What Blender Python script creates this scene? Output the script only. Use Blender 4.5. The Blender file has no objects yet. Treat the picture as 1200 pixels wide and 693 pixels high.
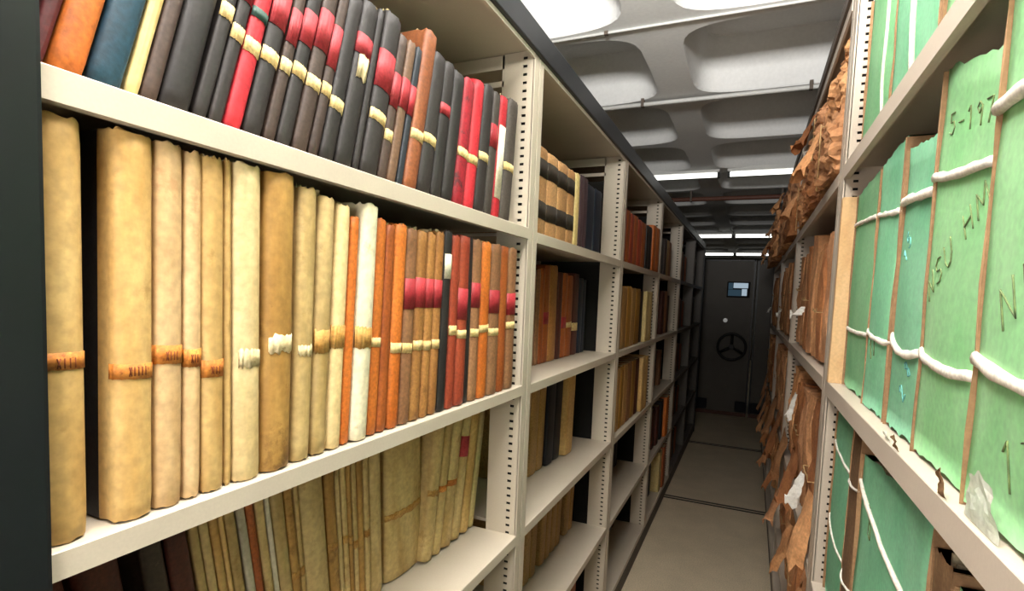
# Archive storage aisle: a run of steel shelving with old ledgers on the left, green folders and
# brown paper bundles on the right, mobile shelving carriages closing the aisle.  Units: metres.
# Origin = eye height (1.45 m above the floor); +Y runs along the aisle, +X to the right.
import bpy, bmesh, math, random
from mathutils import Vector, Matrix, noise

random.seed(7)
SC = bpy.context.scene
COL = SC.collection
R = math.radians
FLOOR = -1.45

# ------------------------------------------------------------------ helpers
def link(o, parent=None):
    COL.objects.link(o)
    if parent is not None:
        o.parent = parent
    return o

def mesh_obj(name, bm, mats, parent=None, smooth=False):
    me = bpy.data.meshes.new(name)
    bm.normal_update()
    bm.to_mesh(me)
    bm.free()
    if not isinstance(mats, (list, tuple)):
        mats = [mats]
    for m in mats:
        me.materials.append(m)
    if smooth:
        for p in me.polygons:
            p.use_smooth = True
    return link(bpy.data.objects.new(name, me), parent)

def empty(name, loc=(0, 0, 0), rot=(0, 0, 0)):
    o = bpy.data.objects.new(name, None)
    o.empty_display_size = 0.05
    o.location = loc
    o.rotation_euler = rot
    return link(o)

def tag(o, label, cat, group=None, kind=None):
    o['label'] = label
    o['category'] = cat
    if group: o['group'] = group
    if kind: o['kind'] = kind
    return o

def struct(name, bm, mats, label=None):
    o = mesh_obj(name, bm, mats)
    o['kind'] = 'structure'
    if label:
        o['label'] = label
        o['category'] = name.split('_')[0]
    return o

def box(bm, x0, x1, y0, y1, z0, z1, mi=0):
    v = [bm.verts.new((x, y, z)) for x in (x0, x1) for y in (y0, y1) for z in (z0, z1)]
    F = [(0, 1, 3, 2), (4, 6, 7, 5), (0, 4, 5, 1), (2, 3, 7, 6), (0, 2, 6, 4), (1, 5, 7, 3)]
    for f in F:
        fc = bm.faces.new([v[i] for i in f])
        fc.material_index = mi
    return v

def bevel_all(bm, w, seg=2):
    bmesh.ops.remove_doubles(bm, verts=bm.verts, dist=1e-6)
    bmesh.ops.bevel(bm, geom=list(bm.edges), offset=w, segments=seg, affect='EDGES', profile=0.6)

def tube(bm, pts, r, n=8, flat=1.0, up=Vector((0, 0, 1)), cap=True):
    """sweep an (optionally flattened) round section along points"""
    pts = [Vector(p) for p in pts]
    rings = []
    for i, p in enumerate(pts):
        a = pts[max(0, i - 1)]; b = pts[min(len(pts) - 1, i + 1)]
        t = (b - a).normalized()
        s = t.cross(up)
        if s.length < 1e-4: s = t.cross(Vector((1, 0, 0)))
        s.normalize()
        u = s.cross(t).normalized()
        rr = r[i] if isinstance(r, (list, tuple)) else r
        rings.append([bm.verts.new(p + s * (rr * flat * math.cos(2 * math.pi * k / n)) + u * (rr * math.sin(2 * math.pi * k / n))) for k in range(n)])
    for a, b in zip(rings, rings[1:]):
        for k in range(n):
            f = bm.faces.new((a[k], a[(k + 1) % n], b[(k + 1) % n], b[k]))
            f.smooth = True
    if cap:
        bm.faces.new(rings[0][::-1]); bm.faces.new(rings[-1])

def cyl(bm, c, axis, r, h, n=24):
    axis = Vector(axis).normalized()
    c = Vector(c)
    tube(bm, [c - axis * h / 2, c + axis * h / 2], r, n, up=Vector((0, 0, 1)) if abs(axis.z) < .9 else Vector((1, 0, 0)))

def nz(p, s=1.0, seed=0.0):
    return noise.noise(Vector((p[0] * s + seed * 17.3, p[1] * s - seed * 5.1, p[2] * s + seed * 3.7)))

# ------------------------------------------------------------------ materials
def new_mat(name):
    m = bpy.data.materials.new(name)
    m.use_nodes = True
    nt = m.node_tree
    for n in list(nt.nodes): nt.nodes.remove(n)
    out = nt.nodes.new('ShaderNodeOutputMaterial')
    b = nt.nodes.new('ShaderNodeBsdfPrincipled')
    nt.links.new(b.outputs[0], out.inputs[0])
    return m, nt, b

def rgb(h):
    """sRGB hex -> linear"""
    h = h.lstrip('#')
    c = [int(h[i:i + 2], 16) / 255 for i in (0, 2, 4)]
    return tuple([(v / 12.92 if v <= .04045 else ((v + .055) / 1.055) ** 2.4) for v in c] + [1])

def mat_surface(name, c1, c2, scale=(8, 8, 8), rough=.6, fine=90, fine_amt=.25, bump=.15, spots=None, spot_scale=25,
                spot_lo=.62, spot_amt=.8, metallic=0, per_object=True, spec=.4, rough_var=.1):
    """two-tone blotches + fine grain + optional worn spots, in object space, shifted per object"""
    m, nt, b = new_mat(name)
    N, L = nt.nodes.new, nt.links.new
    tc = N('ShaderNodeTexCoord')
    oi = N('ShaderNodeObjectInfo')
    mp = N('ShaderNodeMapping')
    add = N('ShaderNodeVectorMath'); add.operation = 'ADD'
    L(tc.outputs['Object'], add.inputs[0])
    if per_object:
        mul = N('ShaderNodeVectorMath'); mul.operation = 'SCALE'; mul.inputs[0].default_value = (13.1, 7.7, 5.3)
        L(oi.outputs['Random'], mul.inputs['Scale'])
        L(mul.outputs[0], add.inputs[1])
    else:
        add.inputs[1].default_value = (0, 0, 0)
    L(add.outputs[0], mp.inputs[0])
    mp.inputs['Scale'].default_value = scale
    n1 = N('ShaderNodeTexNoise'); n1.inputs['Scale'].default_value = 1; n1.inputs['Detail'].default_value = 5; n1.inputs['Roughness'].default_value = .6
    L(mp.outputs[0], n1.inputs['Vector'])
    cr = N('ShaderNodeValToRGB')
    cr.color_ramp.elements[0].position = .33; cr.color_ramp.elements[1].position = .68
    cr.color_ramp.elements[0].color = c1 if not isinstance(c1, str) else rgb(c1)
    cr.color_ramp.elements[1].color = c2 if not isinstance(c2, str) else rgb(c2)
    L(n1.outputs[0], cr.inputs[0])
    n2 = N('ShaderNodeTexNoise'); n2.inputs['Scale'].default_value = fine; n2.inputs['Detail'].default_value = 3
    L(add.outputs[0], n2.inputs['Vector'])
    mr = N('ShaderNodeMapRange'); mr.inputs['From Min'].default_value = .3; mr.inputs['From Max'].default_value = .7
    mr.inputs['To Min'].default_value = 1 - fine_amt; mr.inputs['To Max'].default_value = 1 + fine_amt * .5
    L(n2.outputs[0], mr.inputs[0])
    mx = N('ShaderNodeVectorMath'); mx.operation = 'SCALE'
    L(cr.outputs[0], mx.inputs[0]); L(mr.outputs[0], mx.inputs['Scale'])
    col = mx.outputs[0]
    if per_object:
        mv = N('ShaderNodeMapRange'); mv.inputs['To Min'].default_value = .86; mv.inputs['To Max'].default_value = 1.1
        L(oi.outputs['Random'], mv.inputs[0])
        m3 = N('ShaderNodeVectorMath'); m3.operation = 'SCALE'
        L(col, m3.inputs[0]); L(mv.outputs[0], m3.inputs['Scale']); col = m3.outputs[0]
    if spots:
        n3 = N('ShaderNodeTexNoise'); n3.inputs['Scale'].default_value = spot_scale; n3.inputs['Detail'].default_value = 6; n3.inputs['Roughness'].default_value = .7
        L(add.outputs[0], n3.inputs['Vector'])
        sr = N('ShaderNodeMapRange'); sr.inputs['From Min'].default_value = spot_lo; sr.inputs['From Max'].default_value = spot_lo + .08; sr.inputs['To Max'].default_value = spot_amt
        L(n3.outputs[0], sr.inputs[0])
        mm = N('ShaderNodeMix'); mm.data_type = 'RGBA'
        L(sr.outputs[0], mm.inputs['Factor']); L(col, mm.inputs['A']); mm.inputs['B'].default_value = rgb(spots)
        col = mm.outputs['Result']
    L(col, b.inputs['Base Color'])
    b.inputs['Roughness'].default_value = rough
    b.inputs['Metallic'].default_value = metallic
    b.inputs['Specular IOR Level'].default_value = spec
    if bump:
        bp = N('ShaderNodeBump'); bp.inputs['Strength'].default_value = bump; bp.inputs['Distance'].default_value = .002
        L(n2.outputs[0], bp.inputs['Height']); L(bp.outputs[0], b.inputs['Normal'])
    return m

def mat_emit(name, color, strength):
    m = bpy.data.materials.new(name); m.use_nodes = True
    nt = m.node_tree
    for n in list(nt.nodes): nt.nodes.remove(n)
    out = nt.nodes.new('ShaderNodeOutputMaterial'); e = nt.nodes.new('ShaderNodeEmission')
    tc = nt.nodes.new('ShaderNodeTexCoord'); ns = nt.nodes.new('ShaderNodeTexNoise'); ns.inputs['Scale'].default_value = 2
    nt.links.new(tc.outputs['Object'], ns.inputs['Vector'])
    mr = nt.nodes.new('ShaderNodeMapRange'); mr.inputs['To Min'].default_value = strength * .95; mr.inputs['To Max'].default_value = strength * 1.05
    nt.links.new(ns.outputs[0], mr.inputs[0]); nt.links.new(mr.outputs[0], e.inputs['Strength'])
    e.inputs[0].default_value = color
    nt.links.new(e.outputs[0], out.inputs[0])
    return m

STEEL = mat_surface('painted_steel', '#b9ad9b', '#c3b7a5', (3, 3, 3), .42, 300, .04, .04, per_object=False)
STEEL_DIM = mat_surface('painted_steel_dimmed', '#5f5953', '#69635c', (3, 3, 3), .5, 300, .05, .03, per_object=False)  # same steel with the dimness of the far bays put into its colour
STEEL_R = mat_surface('painted_steel_right', '#b8aa9a', '#c1b4a4', (3, 3, 3), .42, 300, .04, .04, per_object=False)
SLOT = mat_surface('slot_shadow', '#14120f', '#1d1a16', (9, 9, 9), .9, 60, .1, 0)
BLACK_TRIM = mat_surface('black_trim', '#0d0f12', '#17191d', (5, 5, 1.5), .38, 200, .1, .03, per_object=False)
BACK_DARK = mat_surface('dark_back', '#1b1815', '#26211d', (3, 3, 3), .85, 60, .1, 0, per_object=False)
KICK = mat_surface('kick_plate', '#4b4138', '#5b5046', (4, 4, 4), .6, 150, .12, .03, per_object=False)
CEIL = mat_surface('ceiling_paint', '#d2d2d0', '#dbdbd9', (2, 2, 2), .8, 60, .05, .05, per_object=False)
WALL = mat_surface('wall_paint', '#8d8a84', '#99958e', (1.5, 1.5, 1.5), .85, 60, .06, .05, per_object=False)
FLOORM = mat_surface('terrazzo_floor', '#d2c2a6', '#e0cfb2', (6, 6, 6), .34, 160, .22, .02, spots='#a39580', spot_scale=140, spot_lo=.6, spot_amt=.55, per_object=False)
RAIL = mat_surface('floor_rail', '#2a2622', '#38332e', (6, 6, 6), .4, 100, .15, .02, metallic=.6, per_object=False)
PIPE = mat_surface('conduit_paint', '#b9b9b5', '#c3c3bf', (5, 5, 5), .5, 80, .05, 0, per_object=False)
RUSTPIPE = mat_surface('red_pipe', '#5d3a2e', '#6b4436', (5, 5, 5), .6, 80, .15, .02, per_object=False)
CARR = mat_surface('carriage_paint', '#565048', '#615a52', (2, 2, 2), .5, 120, .08, .02, per_object=False)
WHEELM = mat_surface('black_plastic', '#0b0b0b', '#151515', (5, 5, 5), .4, 90, .1, .02)
RUBBER = mat_surface('rubber_buffer', '#15161c', '#1e1f26', (8, 8, 8), .8, 90, .15, .05)
CHROME = mat_surface('dull_chrome', '#b8b8b8', '#c8c8c8', (8, 8, 8), .3, 90, .05, 0, metallic=.8)
SCREEN = mat_surface('label_window', '#5f88a8', '#9fc0d8', (30, 30, 30), .25, 90, .05, 0)
TUBE = mat_emit('fluorescent_tube', (1, 1, .93, 1), 2.6)
CARDGLOW = mat_emit('card_glow_bright', (.62, .78, .92, 1), .55)  # label cards given an added glow for brightness; they are no lamp
BLUEGLOW = mat_emit('card_glow_blue', (.16, .30, .42, 1), .16)  # same added glow, on the blue cards
TANBOARD = mat_surface('tan_board', '#c39a6a', '#d9b688', (20, 20, 5), .85, 160, .12, .1)
FIXT = mat_surface('fixture_enamel', '#d8d8d4', '#e2e2de', (4, 4, 4), .5, 90, .04, 0, per_object=False)
PAGES = mat_surface('page_edges', '#b9a888', '#dccdae', (6, 140, 30), .9, 220, .3, .3)
PAPER_W = mat_surface('white_paper', '#e6e1d6', '#f4f1ea', (20, 20, 20), .9, 160, .1, .3)
TAGM = mat_surface('tag_paper', '#cdaa68', '#e4cd94', (60, 60, 60), .85, 260, .3, .1, spots='#8f6a34', spot_scale=110, spot_lo=.6, spot_amt=.7)
REDL = mat_surface('red_label', '#8f2026', '#a93238', (30, 30, 30), .55, 240, .25, .1, spots='#d9a56a', spot_scale=160, spot_lo=.66, spot_amt=.6)
ORANGEL = mat_surface('orange_label', '#b5651d', '#cf8838', (40, 40, 90), .7, 260, .35, .1, spots='#7d3f12', spot_scale=160, spot_lo=.55, spot_amt=.7)
LETTER = mat_surface('label_ink', '#6b2f0c', '#7d3a12', (40, 40, 40), .8, 200, .2, 0)
DARKL = mat_surface('dark_label', '#231d16', '#352b20', (40, 40, 40), .6, 220, .3, .05, spots='#8a6a3c', spot_scale=180, spot_lo=.62, spot_amt=.6)
GREENL = mat_surface('green_label', '#1d3a30', '#2b4c40', (40, 40, 40), .6, 220, .2, .05)
STAIN = mat_surface('glue_stain', '#a8752f', '#c69a55', (50, 50, 90), .7, 240, .35, .1, spots='#7f5520', spot_scale=120, spot_lo=.58, spot_amt=.6)
TORN = mat_surface('torn_paper', '#cdb584', '#e6d4aa', (60, 60, 60), .9, 220, .2, .2, spots='#9a7440', spot_scale=130, spot_lo=.6, spot_amt=.7)
WHITEL = mat_surface('white_label', '#dccfb0', '#efe6cf', (40, 40, 40), .8, 220, .2, .1, spots='#b89a66', spot_scale=90, spot_lo=.62, spot_amt=.6)
TAGMATS = dict(red=REDL, tag=TAGM, orange=ORANGEL, dark=DARKL, green=GREENL, stain=STAIN, torn=TORN, white=WHITEL)
TAGNAMES = dict(red='title_label', tag='paper_tag', orange='shelf_mark_label', dark='title_label', green='title_label', stain='label_remnant', torn='torn_label', white='paper_label')

V = dict(scale=(22, 22, 5), rough=.62, fine=110, fine_amt=.2, bump=.12)
def vel(n, a, b, s='#8e6a35', lo=.62, amt=.55): return mat_surface(n, a, b, spots=s, spot_scale=16, spot_lo=lo, spot_amt=amt, **V)
C = dict(scale=(14, 14, 4), rough=.55, fine=190, fine_amt=.3, bump=.2)
STYLES = {  # key: (material, phrase)
 'vellum': (vel('vellum', '#b88d4c', '#d0ae70'), 'yellowed vellum ledger'),
 'pale vellum': (vel('pale_vellum', '#cdb078', '#e2cc9a', '#b98f4e'), 'pale vellum ledger'),
 'white vellum': (vel('white_vellum', '#d3c7a2', '#e6dec2', '#b89a5e'), 'whitish vellum ledger'),
 'pink vellum': (vel('pink_vellum', '#bd9764', '#d4b384', '#a87a50'), 'pinkish vellum ledger'),
 'brown vellum': (vel('brown_vellum', '#966c30', '#b98f4c', '#6e4c20', .56, .7), 'brown-stained vellum ledger'),
 'old vellum': (vel('old_vellum', '#a98b52', '#c9ae78', '#84632f', .58), 'dull buff vellum ledger'),
 'grey vellum': (vel('grey_vellum', '#b0a58c', '#c9bfa6', '#7d6a48'), 'greyish vellum ledger'),
 'cream': (vel('cream_cloth', '#c3a866', '#dbc78e', '#a5803e'), 'cream cloth volume'),
 'maroon': (mat_surface('maroon_leather', '#4a1a1c', '#66292a', spots='#c07a44', spot_scale=40, spot_lo=.64, **C), 'worn maroon leather ledger'),
 'orange leather': (mat_surface('orange_leather', '#b35a1c', '#d3792f', spots='#8a3f14', spot_scale=30, spot_lo=.62, spot_amt=.5, **C), 'orange leather volume'),
 'rust leather': (mat_surface('rust_leather', '#8a4218', '#ab5c26', spots='#5a2a10', spot_scale=30, spot_lo=.6, spot_amt=.6, **C), 'rust-brown leather volume'),
 'red leather': (mat_surface('red_leather', '#8a3320', '#a6492c', spots='#5d2014', spot_scale=30, spot_lo=.6, spot_amt=.6, **C), 'reddish leather volume'),
 'dark teal': (mat_surface('teal_cloth', '#16313f', '#214757', spots='#4c7686', spot_scale=35, spot_lo=.64, spot_amt=.5, **C), 'dark teal ledger'),
 'dark brown': (mat_surface('dark_brown_cloth', '#3a2c25', '#4d3c33', spots='#6e5a4a', spot_scale=45, spot_lo=.64, spot_amt=.4, **C), 'dark brown cloth ledger'),
 'black': (mat_surface('black_cloth', '#1e1a18', '#2e2826', spots='#5d5148', spot_scale=45, spot_lo=.66, spot_amt=.4, **C), 'black cloth ledger'),
 'blue black': (mat_surface('blue_black_cloth', '#22262c', '#30363e', spots='#545a60', spot_scale=45, spot_lo=.66, spot_amt=.4, **C), 'blue-black cloth ledger'),
 'charcoal': (mat_surface('charcoal_cloth', '#3a332e', '#4c433c', spots='#6e6256', spot_scale=45, spot_lo=.64, spot_amt=.4, **C), 'charcoal cloth ledger'),
 'brown': (mat_surface('brown_cloth_dark', '#553d2c', '#6d523d', spots='#3a281c', spot_scale=45, spot_lo=.62, spot_amt=.5, **C), 'mid-brown cloth ledger'),
 'red': (mat_surface('red_cloth', '#9a1620', '#bb2a33', spots='#d8906a', spot_scale=60, spot_lo=.69, spot_amt=.6, **C), 'bright red ledger'),
 'crimson': (mat_surface('crimson_cloth', '#7c1420', '#a4222e', spots='#281a1a', spot_scale=40, spot_lo=.56, spot_amt=.8, **C), 'crimson and black ledger'),
 'russet': (mat_surface('russet_leather', '#7f4626', '#9c5e38', spots='#5c2f18', spot_scale=30, spot_lo=.6, spot_amt=.5, **C), 'russet leather volume'),
 'tan leather': (mat_surface('tan_leather', '#93602f', '#b58146', spots='#60391a', spot_scale=30, spot_lo=.6, spot_amt=.55, **C), 'tan leather volume'),
 'brown cloth': (mat_surface('brown_cloth', '#7d5436', '#996d49', spots='#54341e', spot_scale=35, spot_lo=.6, spot_amt=.5, **C), 'brown cloth volume'),
 'tan half': (mat_surface('tan_calf', '#a87a4c', '#c39464', spots='#845a34', spot_scale=35, spot_lo=.62, spot_amt=.5, **C), 'tan calf volume'),
 'tan cloth': (mat_surface('tan_cloth', '#9a7440', '#b8925a', spots='#6c4a22', spot_scale=30, spot_lo=.6, spot_amt=.55, **C), 'tan cloth volume'),
 'ochre': (mat_surface('ochre_cloth', '#8e6526', '#ad8238', spots='#5c3d14', spot_scale=30, spot_lo=.6, spot_amt=.55, **C), 'ochre cloth volume'),
 'oxblood': (mat_surface('oxblood_leather', '#431b12', '#5c2a1c', spots='#8d5a3a', spot_scale=40, spot_lo=.66, spot_amt=.5, **C), 'oxblood leather volume'),
 'aubergine': (mat_surface('aubergine_cloth', '#39282c', '#4b373b', spots='#6a565a', spot_scale=40, spot_lo=.66, spot_amt=.4, **C), 'aubergine cloth volume'),
 'navy': (mat_surface('navy_cloth', '#141b28', '#202a3a', spots='#3c4656', spot_scale=40, spot_lo=.66, spot_amt=.4, **C), 'navy blue volume'),
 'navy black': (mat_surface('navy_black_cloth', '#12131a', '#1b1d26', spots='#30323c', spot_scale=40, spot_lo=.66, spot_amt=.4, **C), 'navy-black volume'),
}
TAGPHRASE = dict(red='red label', tag='paper tag', orange='orange band', dark='two black labels', green='green top label', stain='stained band', torn='torn paper scrap', white='white paper strip')
ORD = ['first', 'second', 'third', 'fourth', 'fifth', 'sixth', 'seventh', 'eighth', 'ninth', 'tenth', 'eleventh', 'twelfth', 'thirteenth', 'fourteenth', 'fifteenth', 'sixteenth', 'seventeenth', 'eighteenth', 'nineteenth', 'twentieth']
ORD += ['twenty-' + w for w in ORD[:9]] + ['thirtieth'] + ['thirty-' + w for w in ORD[:9]]

# ------------------------------------------------------------------ measured book table
# (y0, y1, height, lean in degrees, style, spine labels (kind, height, size), x of the spine front)
ROWS = {}
ROWS['bay1_top'] = [
    (0.236, 0.2492, 0.239, 15, 'maroon', [], -0.53),
    (0.2504, 0.2774, 0.249, 15, 'orange leather', [], -0.53),
    (0.2786, 0.3076, 0.249, 15, 'dark teal', [], -0.53),
    (0.3091, 0.3223, 0.239, 14.5, 'cream', [], -0.53),
    (0.3231, 0.3394, 0.244, 14.5, 'dark brown', [], -0.53),
    (0.3402, 0.3717, 0.249, 14.5, 'black', [], -0.53),
    (0.3735, 0.3902, 0.249, 15, 'black', [('tag', 0.131, 0.017)], -0.53),
    (0.3911, 0.4078, 0.249, 15, 'black', [('red', 0.174, 0.05), ('tag', 0.111, 0.017)], -0.53),
    (0.4089, 0.4309, 0.249, 15, 'red', [('green', 0.145, 0.012), ('tag', 0.105, 0.017)], -0.53),
    (0.4331, 0.458, 0.249, 14.5, 'black', [('red', 0.164, 0.045), ('tag', 0.104, 0.017)], -0.53),
    (0.4604, 0.4774, 0.249, 14.5, 'dark brown', [('red', 0.154, 0.045), ('tag', 0.103, 0.017)], -0.53),
    (0.4786, 0.5006, 0.249, 14.5, 'black', [('red', 0.164, 0.045), ('tag', 0.103, 0.017)], -0.53),
    (0.5032, 0.5282, 0.249, 14, 'dark brown', [('red', 0.172, 0.055), ('tag', 0.099, 0.017)], -0.53),
    (0.5296, 0.5473, 0.249, 14, 'dark brown', [('red', 0.161, 0.06), ('tag', 0.097, 0.017)], -0.53),
    (0.5488, 0.5754, 0.249, 13.5, 'black', [('tag', 0.084, 0.017)], -0.53),
    (0.577, 0.611, 0.251, 13, 'black', [('red', 0.182, 0.03), ('torn', 0.152, 0.035)], -0.53),
    (0.6127, 0.6272, 0.259, 12.5, 'black', [], -0.53),
    (0.629, 0.6676, 0.259, 12.5, 'black', [('red', 0.164, 0.06), ('tag', 0.093, 0.017)], -0.53),
    (0.6696, 0.6903, 0.244, 12, 'dark brown', [('red', 0.149, 0.055), ('tag', 0.074, 0.017)], -0.53),
    (0.6925, 0.7143, 0.244, 12, 'brown', [('red', 0.151, 0.05)], -0.53),
    (0.7165, 0.7325, 0.244, 12, 'blue black', [('red', 0.149, 0.05)], -0.53),
    (0.7348, 0.7712, 0.281, 11.5, 'russet', [('tag', 0.093, 0.017)], -0.53),
    (0.7737, 0.8131, 0.254, 10, 'black', [('tag', 0.096, 0.017)], -0.53),
    (0.8158, 0.8498, 0.254, 9, 'black', [('red', 0.164, 0.02)], -0.53),
    (0.8528, 0.8893, 0.249, 8.5, 'black', [], -0.53),
    (0.8925, 0.9318, 0.251, 8, 'crimson', [('tag', 0.105, 0.017)], -0.53),
    (0.9352, 0.974, 0.264, 7.5, 'red', [('tag', 0.101, 0.017)], -0.53),
    (0.9777, 1.0194, 0.269, 7, 'black', [('tag', 0.119, 0.017)], -0.53),
    (1.0234, 1.0558, 0.269, 6.5, 'charcoal', [('red', 0.174, 0.05)], -0.53),
    (1.06, 1.0944, 0.274, 6, 'red', [('white', 0.125, 0.16)], -0.53),
    (1.0989, 1.1497, 0.279, 6, 'charcoal', [('tag', 0.124, 0.017)], -0.53),
]
ROWS['bay1_mid'] = [
    (0.2345, 0.2685, 0.351, 0, 'vellum', [('orange', 0.152, 0.014)], -0.515),
    (0.2875, 0.3236, 0.36, 0.5, 'vellum', [('orange', 0.139, 0.014)], -0.515),
    (0.3244, 0.3524, 0.356, 0.5, 'pink vellum', [('orange', 0.15, 0.018)], -0.515),
    (0.3533, 0.3727, 0.351, 0.5, 'pink vellum', [('orange', 0.145, 0.018)], -0.515),
    (0.3737, 0.3996, 0.351, 0, 'vellum', [('orange', 0.131, 0.018)], -0.515),
    (0.4007, 0.4102, 0.353, 0, 'vellum', [], -0.515),
    (0.4112, 0.4464, 0.357, 0, 'pale vellum', [('torn', 0.14, 0.018)], -0.515),
    (0.4476, 0.4909, 0.36, 0.7, 'brown vellum', [('torn', 0.152, 0.02)], -0.515),
    (0.4936, 0.5234, 0.345, 1.5, 'old vellum', [('torn', 0.14, 0.012)], -0.515),
    (0.5249, 0.5525, 0.34, 2, 'old vellum', [('stain', 0.15, 0.03)], -0.515),
    (0.5541, 0.5805, 0.335, 2.5, 'pale vellum', [('stain', 0.155, 0.03)], -0.515),
    (0.5822, 0.5997, 0.323, 2.8, 'orange leather', [], -0.515),
    (0.6015, 0.6369, 0.344, 3, 'white vellum', [('stain', 0.15, 0.03)], -0.515),
    (0.6389, 0.6609, 0.328, 2.8, 'orange leather', [('tag', 0.14, 0.014)], -0.515),
    (0.6619, 0.684, 0.323, 2.8, 'rust leather', [], -0.515),
    (0.6862, 0.7153, 0.326, 2.6, 'orange leather', [('tag', 0.128, 0.016)], -0.515),
    (0.7176, 0.7462, 0.323, 2.5, 'brown cloth', [('red', 0.217, 0.05), ('tag', 0.128, 0.016)], -0.515),
    (0.7486, 0.7766, 0.323, 2.5, 'tan leather', [('red', 0.217, 0.05), ('tag', 0.128, 0.016)], -0.515),
    (0.7792, 0.8033, 0.323, 2.5, 'tan leather', [('red', 0.217, 0.05), ('tag', 0.128, 0.016)], -0.515),
    (0.8061, 0.8315, 0.328, 2.5, 'tan leather', [('red', 0.217, 0.05), ('tag', 0.128, 0.016)], -0.515),
    (0.8344, 0.8613, 0.333, 2.2, 'black', [('white', 0.27, 0.045)], -0.515),
    (0.8644, 0.8928, 0.328, 2, 'red leather', [('tag', 0.15, 0.018)], -0.515),
    (0.896, 0.9329, 0.332, 1.5, 'red leather', [('red', 0.2, 0.06), ('tag', 0.14, 0.016)], -0.515),
    (0.9347, 0.9505, 0.332, 1, 'black', [], -0.515),
    (0.9523, 0.9874, 0.33, 1, 'brown cloth', [('red', 0.215, 0.05), ('tag', 0.14, 0.016)], -0.515),
    (0.9893, 1.0306, 0.33, 0.8, 'orange leather', [('tag', 0.15, 0.016)], -0.515),
    (1.0326, 1.0813, 0.33, 0.5, 'brown cloth', [('red', 0.205, 0.05), ('tag', 0.14, 0.016)], -0.515),
    (1.0835, 1.1221, 0.33, 0.3, 'rust leather', [], -0.515),
    (1.1245, 1.1705, 0.33, 0, 'brown cloth', [('red', 0.2, 0.05), ('tag', 0.15, 0.016)], -0.515),
]
ROWS['bay1_low'] = [
    (0.362, 0.4108, 0.31, -9, 'oxblood', [], -0.64),
    (0.4304, 0.4594, 0.31, -9, 'dark brown', [], -0.64),
    (0.4615, 0.491, 0.31, -9, 'oxblood', [], -0.64),
    (0.4933, 0.5061, 0.31, -9, 'old vellum', [], -0.64),
    (0.5067, 0.5206, 0.31, -9, 'old vellum', [], -0.64),
    (0.5212, 0.5343, 0.31, -9, 'vellum', [], -0.64),
    (0.535, 0.5433, 0.31, -9, 'vellum', [], -0.64),
    (0.544, 0.5606, 0.31, -9, 'old vellum', [], -0.64),
    (0.5633, 0.5772, 0.31, -9, 'grey vellum', [], -0.64),
    (0.5754, 0.5905, 0.31, -8.5, 'rust leather', [], -0.64),
    (0.5912, 0.6069, 0.31, -8.5, 'old vellum', [], -0.64),
    (0.6062, 0.6162, 0.31, -8.2, 'grey vellum', [], -0.64),
    (0.616, 0.6409, 0.31, -8, 'old vellum', [], -0.64),
    (0.6392, 0.6569, 0.31, -7.5, 'brown vellum', [('stain', 0.14, 0.014)], -0.64),
    (0.6553, 0.6649, 0.31, -7, 'old vellum', [('stain', 0.14, 0.014)], -0.64),
    (0.6622, 0.7193, 0.31, -6.3, 'old vellum', [('stain', 0.14, 0.014)], -0.64),
    (0.7178, 0.7413, 0.31, -5.8, 'brown vellum', [('stain', 0.14, 0.014)], -0.64),
    (0.7398, 0.7514, 0.31, -5.3, 'old vellum', [('stain', 0.14, 0.014)], -0.64),
    (0.751, 0.7651, 0.31, -5, 'old vellum', [('stain', 0.14, 0.014)], -0.64),
    (0.7647, 0.777, 0.31, -4.7, 'brown vellum', [('stain', 0.14, 0.014)], -0.64),
    (0.7766, 0.7892, 0.31, -4.4, 'old vellum', [('stain', 0.14, 0.014)], -0.64),
    (0.7884, 0.8061, 0.31, -4, 'brown vellum', [('stain', 0.14, 0.014)], -0.64),
    (0.8058, 0.8217, 0.31, -3.7, 'old vellum', [('stain', 0.14, 0.014)], -0.64),
    (0.8209, 0.8581, 0.31, -3.3, 'old vellum', [('stain', 0.14, 0.014)], -0.64),
    (0.8705, 0.9981, 0.31, -2, 'old vellum', [('stain', 0.14, 0.014)], -0.64),
    (1.001, 1.0424, 0.318, 8, 'old vellum', [('stain', 0.15, 0.014)], -0.64),
    (1.0443, 1.0782, 0.318, 8, 'old vellum', [('orange', 0.15, 0.014)], -0.64),
    (1.0778, 1.1265, 0.318, 8.5, 'old vellum', [('orange', 0.15, 0.014)], -0.64),
    (1.1261, 1.1691, 0.318, 9, 'old vellum', [('red', 0.225, 0.05)], -0.64),
    (1.1689, 1.2145, 0.318, 9.5, 'vellum', [('stain', 0.15, 0.014)], -0.64),
]
bk = [('dark', 0.17, 0.045), ('dark', 0.065, 0.045)]
ROWS['bay2_top'] = [(1.272,1.358,.223,0,'tan half',bk,-.512),(1.36,1.442,.221,0,'tan half',bk,-.512),(1.444,1.53,.221,0,'tan half',bk,-.512),(1.532,1.6,.219,0,'tan half',bk,-.512),
 (1.602,1.649,.223,0,'cream',[],-.512),(1.653,1.70,.228,0,'aubergine',[],-.512),(1.704,1.75,.228,0,'aubergine',[],-.515),(1.79,1.888,.228,0,'navy',[],-.53),(1.892,1.99,.231,0,'navy',[],-.53)]
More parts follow.
